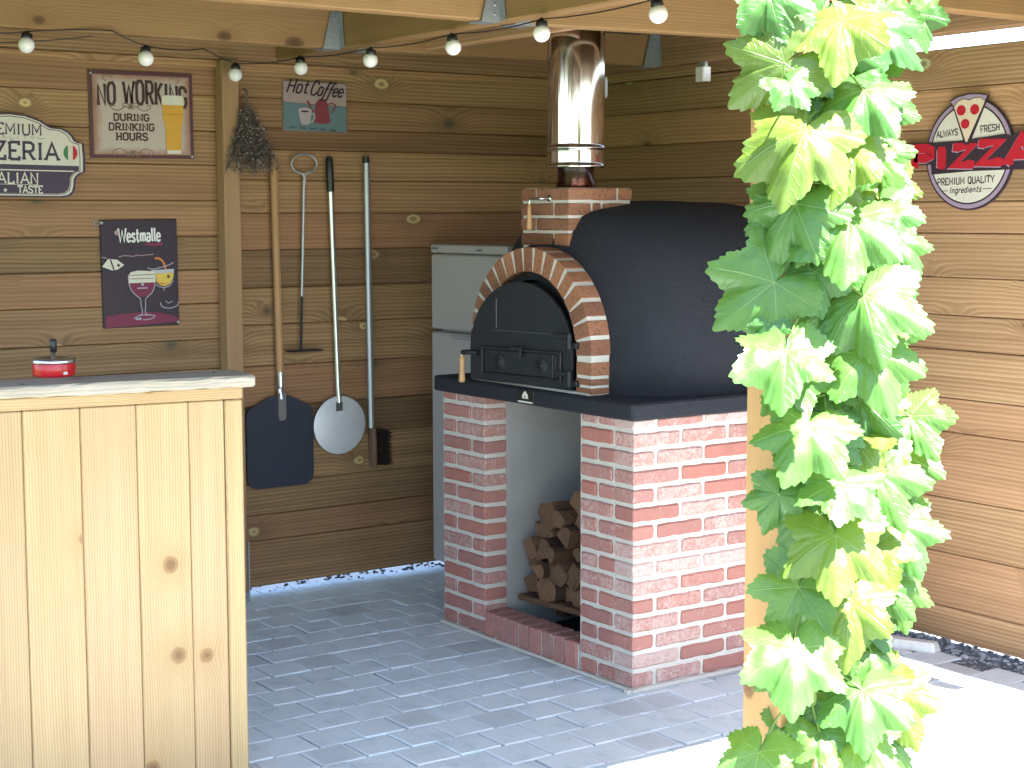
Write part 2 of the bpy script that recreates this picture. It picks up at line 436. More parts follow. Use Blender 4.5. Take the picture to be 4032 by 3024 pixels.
# ground far around
def ground():
    m = Mat('lawn_and_soil', .95, .1); n = m.noise(scale=3, detail=6); n2 = m.noise(scale=120, detail=3)
    m.set('Base Color', m.mix(n*.5+n2*.5, (.035, .075, .018), (.085, .14, .035))); m.bump(n2, .02)
    b = MB(); R = 600
    b.face([(-R, -R, -.06), (R, -R, -.06), (R, R, -.06), (-R, R, -.06)], [(0, 0)]*4)
    tag(b.build('ground', m.m), kind='structure')
ground()
def patio():
    m = Mat('outer_paving', .75, .3); x, y, z = m.xyz('Object')
    n = m.noise(scale=40, detail=4); br = m.n('ShaderNodeTexBrick'); br.inputs['Scale'].default_value = 1
    br.inputs['Brick Width'].default_value = .152; br.inputs['Row Height'].default_value = .152; br.inputs['Mortar Size'].default_value = .004
    br.inputs['Color1'].default_value = (.21, .215, .22, 1); br.inputs['Color2'].default_value = (.26, .265, .27, 1); br.inputs['Mortar'].default_value = (.10, .10, .11, 1)
    m.nt.links.new(m.vec(x, y, 0.0), br.inputs['Vector'])
    m.set('Base Color', m.mix(n*.3, S(m.nt, br.outputs[0]), (.30, .30, .295))); m.bump(n, .003)
    b = MB(); z = -.002
    b.box((-1.2, -4.15, -.03), (9.0, 5.0, .052), ch=.002)
    tag(b.build('patio', m.m), kind='structure')
patio()
def floor():
    b = MB(); P = .152
    b.box((-.62, .21, -.0305), (4.46, 3.68, .048), ch=.002, mi=1)
    for j in range(-11, 14):
        y = .107+j*P-P/2
        x0 = .025 if j % 2 == 0 else .025+P/2
        for i in range(-19, 9):
            x = x0+i*P+P/2
            if x > 1.24: continue
            g = random.uniform(.0015, .004)
            b.box((x+random.uniform(-.0015, .0015), y+random.uniform(-.0015, .0015), -.02+random.uniform(-.0015, .0012)), (P-g*2, P-g*2, .04),
                  rot=rz(random.uniform(-.008, .008)) @ Matrix.Rotation(random.uniform(-.006, .006), 3, 'X'), ch=.003, jit=.0016, uvmode='n')
    tag(b.build('floor', [PAVER, JOINT]), kind='structure')
floor()
# strip of gravel along the right wall, pebbles outside the back wall
def rock(b, p, r, t=None):
    bm = bmesh.new(); bmesh.ops.create_icosphere(bm, subdivisions=1, radius=1)
    sc = [r*random.uniform(.7, 1.25) for _ in range(3)]; sc[2] *= .7; a = rz(random.uniform(0, 6))
    vs = [Vector(p)+a @ Vector([v.co[i]*sc[i]*random.uniform(.8, 1.15) for i in range(3)]) for v in bm.verts]
    b.mesh(vs, [tuple(v.index for v in f.verts) for f in bm.faces], t or (random.random(),)*3); bm.free()
b = MB()
for i in range(1500):
    x = random.uniform(1.255, 1.44); y = random.uniform(-1.3, .35)
    rock(b, (x, y, -.012+random.uniform(-.008, .012)), random.uniform(.006, .014))
gm = Mat('grey_gravel', .85, .25); t0, t1, t2 = gm.tint(); gm.set('Base Color', gm.mix(t0, (.07, .072, .08), (.42, .42, .43)))
tag(b.build('gravel', gm.m), 'loose grey gravel strip along the foot of the right plank wall', 'gravel', kind='stuff')
b = MB()
for i in range(110):
    x = random.uniform(-.6, .75); y = YB+random.uniform(.03, .16)
    rock(b, (x, y, random.uniform(-.005, .004)), random.uniform(.005, .011))
pm = Mat('dark_pebble', .7, .3); pm.set('Base Color', (.05, .05, .055, 1))
tag(b.build('pebbles', pm.m), 'dark pebbles lying on the pale strip under the back wall', 'pebbles', kind='stuff')
b = MB(); b.box((-.6, YB+.46, -.03), (5.2, .84, .05), ch=.004)  # pale colour stands in for sunlit ground seen under the wall
tag(b.build('path', KERB), kind='structure')
k0 = atz(1893, 1373, .03); k1 = atz(2008, 1392, .03)
b = MB(); d = (k1-k0); b.box(((k0+k1)/2+Vector((.04, 0, -.028))), (d.length, .08, .045), rot=rz(atan2(d.y, d.x)), ch=.010, jit=.008)
tag(b.build('kerb_stone', KERB), 'pale rough concrete kerb block at the foot of the right wall', 'kerb')

# ---------------------------------------------------------------- plank walls
def boards(b, x0, x1, zs, axis, face, thick=.028, tint=None):
    """horizontal boards between heights zs; axis 0: runs along X at y=face; axis 1: runs along Y at x=face"""
    for i in range(len(zs)-1):
        lo, hi = zs[i], zs[i+1]; h = hi-lo-.0022; c = (lo+hi)/2
        t = (random.random(), random.random()**1.5, random.random())
        if axis == 0: b.box(((x0+x1)/2, face+thick/2, c), (x1-x0, thick, h), ch=.0032, grain=0, t=t, rot=Matrix.Rotation(random.uniform(-.006, .012), 3, 'X'))
        else: b.box((face+thick/2, (x0+x1)/2, c), (thick, x1-x0, h), ch=.0032, grain=1, t=t, rot=Matrix.Rotation(random.uniform(-.012, .006), 3, 'Y'))
back = thing('plank_wall', (-.5, YB, 0), 'brown horizontal plank back wall carrying the tin signs and hanging oven tools', 'wall')
# seams from the photograph (left bay and right bay of the back wall)
xl = -.92
zl = [aty(190, y, YB).z for y in (812, 745, 664, 588, 512, 432, 352, 275, 195, 118)]
zl = [.03] + [zl[0]-.145*k for k in range(5, 0, -1)] + zl + [2.30]
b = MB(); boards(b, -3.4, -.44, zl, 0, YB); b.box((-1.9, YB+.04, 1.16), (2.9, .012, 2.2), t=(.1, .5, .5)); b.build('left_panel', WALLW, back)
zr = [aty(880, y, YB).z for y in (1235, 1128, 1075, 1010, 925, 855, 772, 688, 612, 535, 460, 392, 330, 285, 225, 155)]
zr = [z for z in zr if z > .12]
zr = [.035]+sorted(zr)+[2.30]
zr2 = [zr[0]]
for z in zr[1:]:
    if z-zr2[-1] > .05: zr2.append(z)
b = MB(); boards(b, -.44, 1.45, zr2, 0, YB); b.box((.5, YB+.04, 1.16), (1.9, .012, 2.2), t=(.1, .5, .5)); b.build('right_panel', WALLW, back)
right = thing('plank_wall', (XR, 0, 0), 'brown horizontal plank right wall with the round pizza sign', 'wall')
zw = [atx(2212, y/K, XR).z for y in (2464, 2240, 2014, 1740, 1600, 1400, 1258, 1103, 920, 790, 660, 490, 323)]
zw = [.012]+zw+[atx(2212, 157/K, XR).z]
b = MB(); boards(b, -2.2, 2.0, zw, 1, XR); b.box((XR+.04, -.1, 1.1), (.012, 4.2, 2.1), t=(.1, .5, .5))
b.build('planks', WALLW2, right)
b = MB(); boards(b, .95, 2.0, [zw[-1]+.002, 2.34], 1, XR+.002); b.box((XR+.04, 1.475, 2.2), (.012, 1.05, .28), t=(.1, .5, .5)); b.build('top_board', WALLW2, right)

# ---------------------------------------------------------------- pergola: posts, beams, roof
perg = thing('timber_pergola', (-.3, 1.0, 0), 'open timber shelter frame of tan posts and beams over the oven', 'pergola')
ZB = 2.21
PY0, PW = -1.500, .119
PX0 = aty(2936/K, 1500/K, PY0).x
def beam(p0, p1, h=.145, wd=.07, mat=BEAMW, label=None, t=None):
    p0 = Vector(p0); p1 = Vector(p1); d = p1-p0; c = (p0+p1)/2+Vector((0, 0, h/2)); b = MB()
    b.box(c, (d.length, wd, h), rot=rz(atan2(d.y, d.x)), ch=.005, grain=0, t=t)
    o = b.build('beam', mat, perg)
    if label: o['label'] = label
    return o
xC = -.30
bC = beam((xC+.035, YB-.075, ZB), (xC+.035, -1.70, ZB), label='long beam from the back post towards the front')
bA = beam((-3.3, 1.385, ZB), (xC-.002, 1.43, ZB), t=(.6, .2, .3))
bB = beam((-3.3, .365, ZB), (xC-.002, .368, ZB), t=(.9, .1, .6))
bF = beam((xC+.072, 1.43, ZB), (1.175, 1.33, ZB), t=(.5, .4, .6))
bE = beam((xC+.072, .39, ZB), (1.175, .19, ZB), t=(.8, .3, .2))
bG = beam((.085, 1.375, ZB+.012), (.100, .372, ZB+.012), h=.11, wd=.05, mat=WALLW2, label='dark reddish trimmer beam beside the flue')
bD = beam((1.205, YB-.08, ZB), (1.225, -1.72, ZB), mat=WALLW2, label='brown plate beam above the right wall')
beam((-3.3, -.66, ZB), (xC-.002, -.66, ZB)); beam((xC+.072, -.66, ZB), (1.175, -.66, ZB)); beam((-3.3, PY0-PW/2, ZB), (xC-.002, PY0-PW/2, ZB)); beam((xC+.072, PY0-PW/2, ZB), (1.175, PY0-PW/2, ZB))
b = MB(); b.box((-.95, YB-.037, 2.265), (4.75, .072, .125), ch=.004, grain=0); b.box((-.95, YB-.012, 2.187), (4.75, .022, .028), ch=.003, grain=0)
o = b.build('beam', WALLW, perg); o['label'] = 'top plate along the back wall'
def hanger(bm, c, ax, side, w_=.082, h=.135):
    """joist hanger: two tapering cheeks and a seat round a beam end; ax is the beam's direction into the joint"""
    c = Vector(c); ax = Vector(ax).normalized(); s = Vector((0, 0, 1)).cross(ax); b = MB()
    for q in (-1, 1):
        p = c+s*q*w_/2
        fr = lambda u, v, d, p=p: p-ax*u+Vector((0, 0, v))+s*q*d
        b.prism([(0, -.004), (.075, -.004), (.040, h), (0, h)], fr, 0, .003)
        f2 = lambda u, v, d, p=p: p+s*q*u+Vector((0, 0, v))-ax*d
        b.prism([(0, 0), (.032, 0), (.022, h), (0, h)], f2, .0005, .0035)
        for k in range(4): b.lathe([(0, .004), (.004, .003), (.005, 0)], p-ax*.022+Vector((0, 0, .02+k*.03))+s*q*.003, 8, rot=Matrix(((s*q).cross(ax), ax, s*q)).transposed())
    b.box(c-ax*.037+Vector((0, 0, -.003)), (.075, w_, .003), rot=rz(atan2(ax.y, ax.x)), ch=.0008)
    b.build('joist_hanger', GALV, bm, fix=True)
hanger(bA, (xC-.003, 1.43, ZB), (1, 0, 0), 1); hanger(bB, (xC-.003, .368, ZB), (1, 0, 0), 1)
hanger(bF, (xC+.073, 1.43, ZB), (-1, 0, 0), 1); hanger(bE, (xC+.073, .39, ZB), (-1, 0, 0), 1)
hanger(bF, (1.172, 1.33, ZB), (1, 0, 0), 1); hanger(bE, (1.172, .19, ZB), (1, 0, 0), 1)
# back post with its zinc anchor, front post with the vine
p0 = aty(957/K, 1200/K, YB-.075)
b = MB(); b.box((p0.x-.036, YB-.039, 1.12), (.072, .072, 2.16), ch=.004, grain=2, t=(.55, .1, .4)); bp = b.build('post', SLIMW, perg); bp['label'] = 'slim back post between the two bays of the plank wall'
b = MB(); b.box((p0.x+.003, YB-.040, .125), (.005, .085, .25), ch=.001); b.box((p0.x-.036, YB-.04, .012), (.085, .08, .006), ch=.001); b.build('post_anchor', GALV, bp)
b = MB(); b.box((PX0+PW/2, PY0-PW/2, 1.12), (PW, PW, 2.24), ch=.006, grain=2, t=(.5, .2, .9)); fp = b.build('post', POSTW, perg); fp['label'] = 'thick tan front post overgrown by the vine'
b = MB(); b.box((PX0+PW/2, PY0-PW/2, 2.285), (PW, PW, .08), ch=.004, grain=2)
b.build('post_cap', POSTW, fp)
# roof deck (with the square hole the flue passes through) and its front part
FX, FY = .240, .632
def roof():
    b = MB(); z = 2.375; h = .03
    x0, x1, y0, y1 = -3.5, 1.17, -1.72, 2.25; r = .15
    def slab(xa, xb, ya, yb): b.box(((xa+xb)/2, (ya+yb)/2, z), (xb-xa, yb-ya, h), ch=.002, grain=0)
    slab(x0, FX-r, y0, y1); slab(FX+r, x1, y0, y1); slab(FX-r, FX+r, y0, FY-r); slab(FX-r, FX+r, FY+r, y1)
    slab(x1, 1.62, -1.30, y1)
    b.build('roof', flat('roof_boards', (.085, .060, .042), .9, .1, var=.4, scale=12), perg)
roof()

# ================================================================ OVEN
oven = thing('pizza_oven', (.6, .58, 0), 'black domed pizza oven on a red brick base with polished flue', 'pizza oven')
C0 = .062; ZT = .918
base_o = None
def brick(b, c, d, axis, t=None, ch=.005, jit=.0022):
    b.box(c, d, ch=ch, jit=jit, t=t, grain=axis)
def course_run(b, start, length, fixed, axis, z, pat, h=.050, dep=.10, outward=-1, first_dep=None):
    pass
def brick_base():
    b = MB(); b2 = MB(); g = .014; H = .0470; proud = .003
    n = 15; z0 = .012
    L = 1.168; D = 1.20; pw = .296
    for k in range(n):
        z = z0+.003+k*C0+H/2
        if z+H/2 > ZT: H2 = ZT-(z-H/2)-.004; zc = (z-H/2)+H2/2
        else: H2 = H; zc = z
        if H2 < .012: continue
        # right face (y = 0): long run along X
        off = 0 if k % 2 else -.105
        x = 0.0; first = True
        lens = []
        if k % 2: lens = [.210]+[.210]*6
        else: lens = [.100]+[.210]*6
        for ln in lens:
            l2 = min(ln-.0, D-x)
            if l2 < .03: break
            e = random.random()
            b.brick((x+(l2-g)/2-(0 if not first else proud/2), .05-proud/2, zc), (l2-g+(proud if first else 0), .10+proud, H2), 0, t=(random.random(), e, random.random()))
            x += l2 if ln > .15 else ln+.002; first = False
        # front face piers (x = 0) running along Y
        for ya, yb, flip in ((0.0, pw, 1), (L-pw, L, -1)):
            # near pier: corner brick belongs to the side run; fill the remainder
            seq = ([.100+g, .185] if k % 2 else [.200, .096]) if flip > 0 else ([.096, .200] if k % 2 else [.200, .096])
            y = ya
            for q, ln in enumerate(seq):
                yy0, yy1 = y, min(y+ln-g, yb)
                if flip > 0 and q == 0:
                    if k % 2: y += ln; continue       # header end of the side brick shows here already
                    yy0 = ya+.1005
                    if yy1-yy0 < .02: y += ln; continue
                last = (flip < 0 and q == 0) or (flip > 0 and q == len(seq)-1)
                (b if flip > 0 else b2).brick((.05-proud/2-.0005, (yy0+yy1)/2, zc), (.10+proud, yy1-yy0, H2), 1, t=(random.random(), random.random()*.6, random.random()))
                y += ln
    base = b.build('brick_pier', BRICK, oven); base['label'] = 'wide red brick pier and side wall under the slab'
    far = b2.build('brick_pier', BRICK, oven); far['label'] = 'narrow red brick pier next to the refrigerator'
    # mortar cores
    m = MB(); e = .0035; zt = ZT-.002; zm = (zt+.0)/2
    m.box((D/2+e/2, .05+e/2, zm), (D-e, .10-e, zt), ch=.003)
    m.box((.05+e/2+.0007, .198, zm), (.10-e, pw-.1-e+.002, zt-.004), ch=.003)
    m.box((D/2-.01, .0, .006), (D+.04, .026, .015), ch=.006, jit=.002); m.box((.0, L/2-.013, .0065), (.03, L+.02, .013), ch=.006, jit=.002)
    m.build('mortar', MORTAR, base); m = MB(); m.box((.05+e/2, L-pw/2, zm), (.10-e, pw-2*e, zt), ch=.003); m.build('mortar', MORTAR, far)
    s = MB()
    n = 8; w_ = (L-2*pw)/n
    for i in range(n):
        yc = pw+w_*(i+.5); s.brick((.045, yc, .060), (.108, w_-.012, .094), 0, t=(random.random(), .3, random.random()))
    s.build('sill', BRICK, oven)
    s = MB(); s.box((.049, L/2, .052), (.098, L-2*pw-.004, .092), ch=.002); s.build('sill_mortar', MORTAR, oven)
    p = MB()
    p.box((.60, L-pw/2+.0, .455), (1.00, pw-.004, .905), ch=.002); p.box((.60, pw/2+.05, .455), (.998, pw-.11, .903), ch=.002)
    p.box((1.13, L/2, .455), (.06, L-.02, .904), ch=.002)
    p.build('inner_wall', PLASTER, oven)
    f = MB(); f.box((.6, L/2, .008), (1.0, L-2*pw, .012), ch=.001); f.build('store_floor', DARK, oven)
    return base
base_o = brick_base()
# hearth slab
b = MB(); b.box((.60, .584, .942), (1.25, 1.208, .058), ch=.007, jit=.001, grain=0); slab = b.build('hearth_slab', BLACKR, oven)
SX = -.025
fp_ = lambda u, v, d: Vector((SX-d, u, v))
b = MB(); y0, y1 = .622, .520; z0, z1 = .9165, .9665
b.box((SX-.003, (y0+y1)/2, (z0+z1)/2), (.005, y0-y1, z1-z0), ch=.001); pl = b.build('name_plate', SATIN, slab)
b = MB(); cy, cz = (y0+y1)/2, .946
fl = [(-.018, -.011), (.018, -.011), (.017, .002), (.009, .012), (.004, .016), (0, .019), (-.006, .013), (-.014, .004)]
b.prism([(cy+u, cz+v*.9) for u, v in fl], fp_, .0056, .0066); b.build('emblem', flat('plate_cream', (.66, .62, .52), .5), slab, fix=True)
b = MB(); b.box((SX-.0062, cy, .9235), (.001, .088, .006), ch=.0002); b.build('plate_stripe', flat('plate_stripe', (.55, .55, .5), .5), slab)
b = MB(); b.prism([(cy-.004, cz-.006), (cy+.004, cz-.006), (cy+.002, cz+.001), (cy-.002, cz+.001)], fp_, .0067, .0072); b.build('emblem_arch', SATIN, slab, fix=True)

# brick arch
AY, AZ, RO, RI, AX = .615, 1.10, .370, .283, .012; AD = .085
fx = lambda u, v, d: Vector((AX+d, u, v))         # (y, z, depth into +x)
def arch():
    b = MB(); zb = .974
    def blk(pts, dx0=0, dx1=AD):
        b.prism(pts, fx, dx0+random.uniform(-.0015, .0015), dx1, t=(random.random(), random.random(), random.random()))
    for s in (-1, 1):
        zz = [zb, 1.0, 1.006, 1.031, 1.037, 1.085]
        for lo, hi in ((.975, .996), (1.005, 1.027), (1.038, 1.084)):
            a0, a1 = AY+s*RI, AY+s*RO
            blk([(a0, lo), (a1, lo), (a1, hi), (a0, hi)][::s])
    n = 17; gap = .010
    for i in range(n):
        a0 = pi*i/n; a1 = pi*(i+1)/n
        g0 = random.uniform(.007, .0095)/RO; gi = .003/RI
        pts = []
        for k in range(4): a = a0+g0+(a1-a0-2*g0)*k/3; pts.append((AY+RO*cos(a), AZ+RO*sin(a)))
        for k in range(3, -1, -1): a = a0+gi+(a1-a0-2*gi)*k/3; pts.append((AY+RI*cos(a), AZ+RI*sin(a)))
        blk(pts)
    o = b.build('brick_arch', ARCHB, oven, fix=True, bevel=.003)
    m = MB(); e = .003; N = 40
    for i in range(N):
        a0, a1 = pi*i/N, pi*(i+1)/N
        m.prism([(AY+(RI+e)*cos(a0), AZ+(RI+e)*sin(a0)), (AY+(RO-e)*cos(a0), AZ+(RO-e)*sin(a0)), (AY+(RO-e)*cos(a1), AZ+(RO-e)*sin(a1)), (AY+(RI+e)*cos(a1), AZ+(RI+e)*sin(a1))], fx, e, AD)
    for s in (-1, 1): m.box((AX+(AD+e)/2, AY+s*(RI+RO)/2, (AZ+.973)/2), (AD-e, RO-RI-2*e, AZ-.973), ch=.0005)
    m.box((AX+.03, AY, .9735), (.066, 2*RO-.02, .010), ch=.003)
    m.build('mortar', MORTAR, o, fix=True)
arch()
# dome
def dome():
    prof = [(.090, .365, .475), (.112, .400, .555), (.150, .445, .610), (.20, .485, .632), (.28, .525, .645), (.40, .552, .660), (.55, .560, .668),
            (.70, .556, .664), (.84, .545, .660), (.97, .510, .638), (1.07, .445, .585), (1.14, .330, .455), (1.18, .22, .32), (1.20, .09, .15), (1.204, .001, .001)]
    b = MB(); N = 56; vs = []
    xs = smooth([(p[0], p[1], p[2]) for p in prof], 4)
    for q in xs:
        x, w_, h = q
        nn = 2.05+.75*min(1, max(0, (x-.09)/.16)) 
        for k in range(N+1):
            a = pi*k/N; c, s_ = cos(a), sin(a)
            yy = w_*(abs(c)**(2/nn))*(1 if c >= 0 else -1); zz = h*(abs(s_)**(2/nn))
            vs.append((x, AY-.012+yy, .968+zz))
    n1 = N+1
    fs = [(i*n1+k, i*n1+k+1, (i+1)*n1+k+1, (i+1)*n1+k) for i in range(len(xs)-1) for k in range(N)]
    b.mesh(vs, fs, sm=True); b.mesh(vs[:n1], [tuple(range(n1))])
    b.build('dome', BLACKR, oven, fix=True)
dome()
# brick chimney
def chimney():
    b = MB(); x0, x1, y0, y1 = .098, .384, .488, .776; g = .011; h = .0425
    for row in range(4):
        zc = 1.475+row*(h+g)+h/2; odd = row % 2
        e = [y0, y0+(.200 if odd else .092), y1]
        for i in (0, 1):
            a0, a1 = e[i]+(g/2 if i else 0), e[i+1]-(0 if i else g/2)
            b.brick((x0+.05, (a0+a1)/2, zc), (.10, a1-a0, h), 1, jit=.0013, ch=.004)
        e = [x0+.1006, x0+(.205 if odd else .150), x1] if row < 3 else [x0+.1006, x0+.222, x1]
        for i in (0, 1):
            a0, a1 = e[i]+(g/2 if i else (g if not odd else 0)), e[i+1]-(0 if i else g/2)
            if a1-a0 > .012: b.brick(((a0+a1)/2, y0+.05, zc), (a1-a0, .10, h), 0, jit=.0013, ch=.004)
    o = b.build('brick_chimney', ARCHB, oven)
    m = MB(); m.box(((x0+x1)/2+.002, (y0+y1)/2+.002, 1.56), (x1-x0-.008, y1-y0-.008, .238), ch=.003)
    m.build('mortar', MORTAR, o)
    # damper handle
    hx = x0-.002; p = [Vector((hx, .598, 1.642)), Vector((hx-.032, .602, 1.641)), Vector((hx-.038, .612, 1.641)), Vector((hx-.040, .655, 1.639)), Vector((hx-.041, .662, 1.632)), Vector((hx-.042, .663, 1.62))]
    d = MB(); d.tube(smooth(p, 4), .0042, 8); d.lathe([(0, 0), (.012, 0), (.012, .003), (0, .003)], (hx, .598, 1.642), 14, rot=Matrix.Rotation(-pi/2, 3, 'Y'))
    dh = d.build('damper_handle', STEEL, o)
    d = MB(); c = Vector((hx-.042, .663, 1.53)); d.lathe([(0, .092), (.006, .092), (.0075, .07), (.0085, .045), (.0105, .02), (.010, .004), (.007, 0), (0, 0)], c, 14)
    d.build('damper_grip', HANDW, o)
    return o
ch = chimney()
# flue
b = MB(); r = .105
prof = [(.070, 1.752), (r+.002, 1.752), (r+.0045, 1.755), (r+.0045, 1.761), (r+.001, 1.764), (r, 1.770), (r, 1.773), (r, 1.809), (r, 1.812), (r+.001, 1.816), (r+.005, 1.819), (r+.005, 1.825), (r+.001, 1.829), (r, 1.835), (r, 1.838), (r, 2.79), (r, 2.8), (.001, 2.8)]
b.lathe(prof, (FX, FY, 0), 64); fl = b.build('flue_pipe', FLUE, oven)
b = MB(); b.lathe([(.095, 1.672), (.095, 1.680), (.072, 1.682), (.072, 1.70), (.067, 1.703), (.067, 1.756)], (FX, FY, 0), 48); b.build('inner_flue', HEAT, fl)
b = MB(); b.tube([(FX+.088, FY-.062, 2.01), (FX+.088, FY-.062, 2.065)], .006, 8); b.box((FX+.080, FY-.064, 2.04), (.02, .008, .075), ch=.002); b.build('pipe_clip', GALV, fl)
b = MB(); b.lathe([(.103, 2.350), (.235, 2.352), (.237, 2.358), (.103, 2.36)], (FX, FY, 0), 40); b.box((FX+.18, FY-.06, 2.255), (.15, .05, .035), ch=.004); b.build('roof_collar', IRON, fl)  # collar plate widened to block sun falling through the deck hole

# oven door, ajar: local w from hinge (y small) to free edge, angle opens towards -X
HXp, HYp, PHI = .022, .345, radians(8.5)
DW = .530
def dfr(u, v, d):   # u along door from hinge, v height, d outwards
    return Vector((HXp-sin(PHI)*u-cos(PHI)*d, HYp+cos(PHI)*u-sin(PHI)*d, v))
DROT = Matrix((dfr(0, 0, 1)-dfr(0, 0, 0), dfr(1, 0, 0)-dfr(0, 0, 0), Vector((0, 0, 1)))).transposed()   # x = out, y = along, z = up
def dbox(b, u, v, d, su, sv, sd, ch=.002): b.box(dfr(u, v, d), (sd, su, sv), rot=DROT, ch=ch, t=(.5, .5, .5))
b = MB()
fo = [(AY+(RI-.001)*cos(a*pi/32), AZ+(RI-.001)*sin(a*pi/32)) for a in range(33)]
N = len(fo)
for i in range(N-1):
    q = lambda p, k: (AY+(p[0]-AY)*k, AZ+(p[1]-AZ)*k)
    b.prism([fo[i], fo[i+1], q(fo[i+1], .90), q(fo[i], .90)], fx, .022, .072)
for s in (-1, 1): b.box((AX+.047, AY+s*(RI-.0155), 1.04), (.05, .029, .125), ch=.001)
b.box((AX+.062, AY, 1.16), (.01, RI*1.7, .36), ch=.001)
b.box((AX+.045, AY, .984), (.06, RI*1.75, .012), ch=.002)
b.build('door_frame', IRON, oven, fix=True)
b = MB(); zlo = .985; zsp = 1.100; cu = DW/2; RD = DW/2-.004
out = [(cu-RD, zlo), (cu+RD, zlo)]+[(cu+RD*cos(a*pi/28), zsp+(RD-.012)*sin(a*pi/28)) for a in range(29)]
b.prism(out, dfr, 0, .014)
door = b.build('door', IRON, oven, fix=True, bevel=.002); door['label'] = 'black cast iron arched oven door standing ajar'
b = MB()
for (u, v, su, sv) in ((cu-.01, 1.1075, .40, .010), (cu-.01, 1.012, .40, .010), (cu-.21, 1.06, .010, .105), (cu+.19, 1.06, .010, .105)): dbox(b, u, v, .019, su, sv, .010)
dbox(b, cu-.01, 1.06, .017, .355, .082, .006)
dbox(b, cu-.175, 1.06, .020, .006, .085, .010)
hatch = b.build('hatch', IRON, door)
for u in (cu-.115, cu+.10):
    b = MB(); b.lathe([(0, .004), (.006, .004), (.007, .002), (.024, .0035), (.028, .002), (.029, 0)], dfr(u, 1.058, .020), 28, rot=DROT @ Matrix.Rotation(pi/2, 3, 'Y'))
    b.build('air_vent', IRON, door)
b = MB(); dbox(b, cu, 1.112, .026, .055, .016, .02); dbox(b, cu-.022, 1.100, .034, .014, .032, .01); b.build('latch', IRON, door)
b = MB(); dbox(b, cu+.118, 1.232, .0160, .006, .105, .004); dbox(b, cu-.01, 1.172, .0155, .30, .004, .004); b.build('rib_and_glint', flat('glint_iron', (.05, .052, .06), .4, .5), door)  # upright bar is a glint on the door, put in as paler colour
for v in (1.155, 1.025):
    b = MB(); c = dfr(.012, v, .020); b.tube([c+Vector((0, 0, -.030)), c+Vector((0, 0, .024))], .011, 14); dbox(b, .047, v+.012, .020, .075, .018, .012); 
    b.box(c+Vector((.012, -.018, -.018)), (.026, .045, .022), ch=.003, t=(.5, .5, .5)); b.lathe([(0, .026), (.007, .025), (.012, .022), (.012, .018)], c, 12); b.build('hinge', IRON, door)
b = MB(); e = dfr(DW+.004, 1.078, .03); p = [dfr(DW-.05, 1.085, .016), dfr(DW-.01, 1.085, .03), dfr(DW+.018, 1.082, .032)]
b.tube(smooth(p, 4), .010, 10); hd = b.build('door_handle', IRON, door)
b = MB(); c = dfr(DW+.022, .972, .032); b.lathe([(0, .108), (.006, .108), (.006, .102)], c, 12, mi=1)
b.lathe([(0, .098), (.0085, .098), (.0110, .088), (.0095, .065), (.0088, .045), (.0120, .020), (.0122, .006), (.009, 0), (0, 0)], c, 16); b.lathe([(.006, .098), (.006, .108)], c, 12, mi=1)
b.build('handle_grip', [HANDW, STEEL], door)

# ---------------------------------------------------------------- firewood
def logs():
    LBL = 'brown split firewood log stacked in the store under the oven'
    # shelf under the stack
    s = MB(); s.box((.50, .585, .150), (.72, .55, .022), ch=.004, t=(.3, .3, .3), rot=Matrix.Rotation(-.03, 3, 'X'))
    for y in (.36, .58, .81): s.box((.58, y, .095), (.56, .05, .085), ch=.004, t=(.2, .2, .2))
    tag(s.build('wood_pallet', LOGW), 'low dark wooden pallet under the stacked firewood', 'pallet')
    rnd = random.Random(11)
    rows = [(.170, .84, .31), (.245, .835, .31), (.315, .83, .31), (.385, .825, .31), (.450, .74, .31), (.510, .58, .31), (.555, .46, .31)]
    k = 0
    for zi, (z, ya, yb) in enumerate(rows):
        y = ya-rnd.uniform(0, .02)
        while y > yb-.02:
            wd = rnd.uniform(.058, .118); L = rnd.uniform(.24, .30); x0 = .135+rnd.uniform(-.03, .07)
            kind = rnd.random(); n = 3 if kind < .45 else 4 if kind < .8 else 5
            ph = rnd.uniform(0, 6.28); r = wd*.56
            out = []
            for i in range(n):
                a = ph+2*pi*i/n+rnd.uniform(-.25, .25); out.append((r*rnd.uniform(.85, 1.15)*cos(a), r*.88*rnd.uniform(.85, 1.15)*sin(a)))
            # rounded bark side on the last edge
            a0, a1 = atan2(out[-1][1], out[-1][0]), atan2(out[0][1], out[0][0])
            if a1 < a0: a1 += 2*pi
            arc = [(r*1.02*cos(a0+(a1-a0)*q/4), r*.92*sin(a0+(a1-a0)*q/4)) for q in (1, 2, 3)]
            full = out+arc; m = len(full)
            yaw = rnd.uniform(-.22, .22); pit = rnd.uniform(-.10, .08)
            b = MB(); t = (rnd.random(), rnd.random(), rnd.random()); secs = []
            for q in range(4):
                xx = L*q/3; sc = 1+rnd.uniform(-.06, .06)
                secs.append([Vector((x0+xx, y-wd/2+u*sc+yaw*xx+rnd.uniform(-.002, .002), z+.03+v*sc+pit*xx+rnd.uniform(-.002, .002))) for u, v in full])
            b.face(secs[0][::-1], t=(min(1, t[0]*.8+.15), t[1], t[2])); b.face(secs[-1], t=t)
            for q in range(3):
                for i in range(m):
                    j = (i+1) % m; b.face([secs[q][i], secs[q][j], secs[q+1][j], secs[q+1][i]], t=t, mi=1 if n-1 <= i < m else 0)
            o = b.build('firewood_log', [LOGW, BARK], None, fix=False)
            # origin at the log's front end
            off = Vector((x0, y-wd/2, z)); o.data.transform(Matrix.Translation(-off)); o.location = off
            tag(o, LBL, 'firewood', 'split logs in the oven store'); k += 1
            y -= wd*.93
logs()

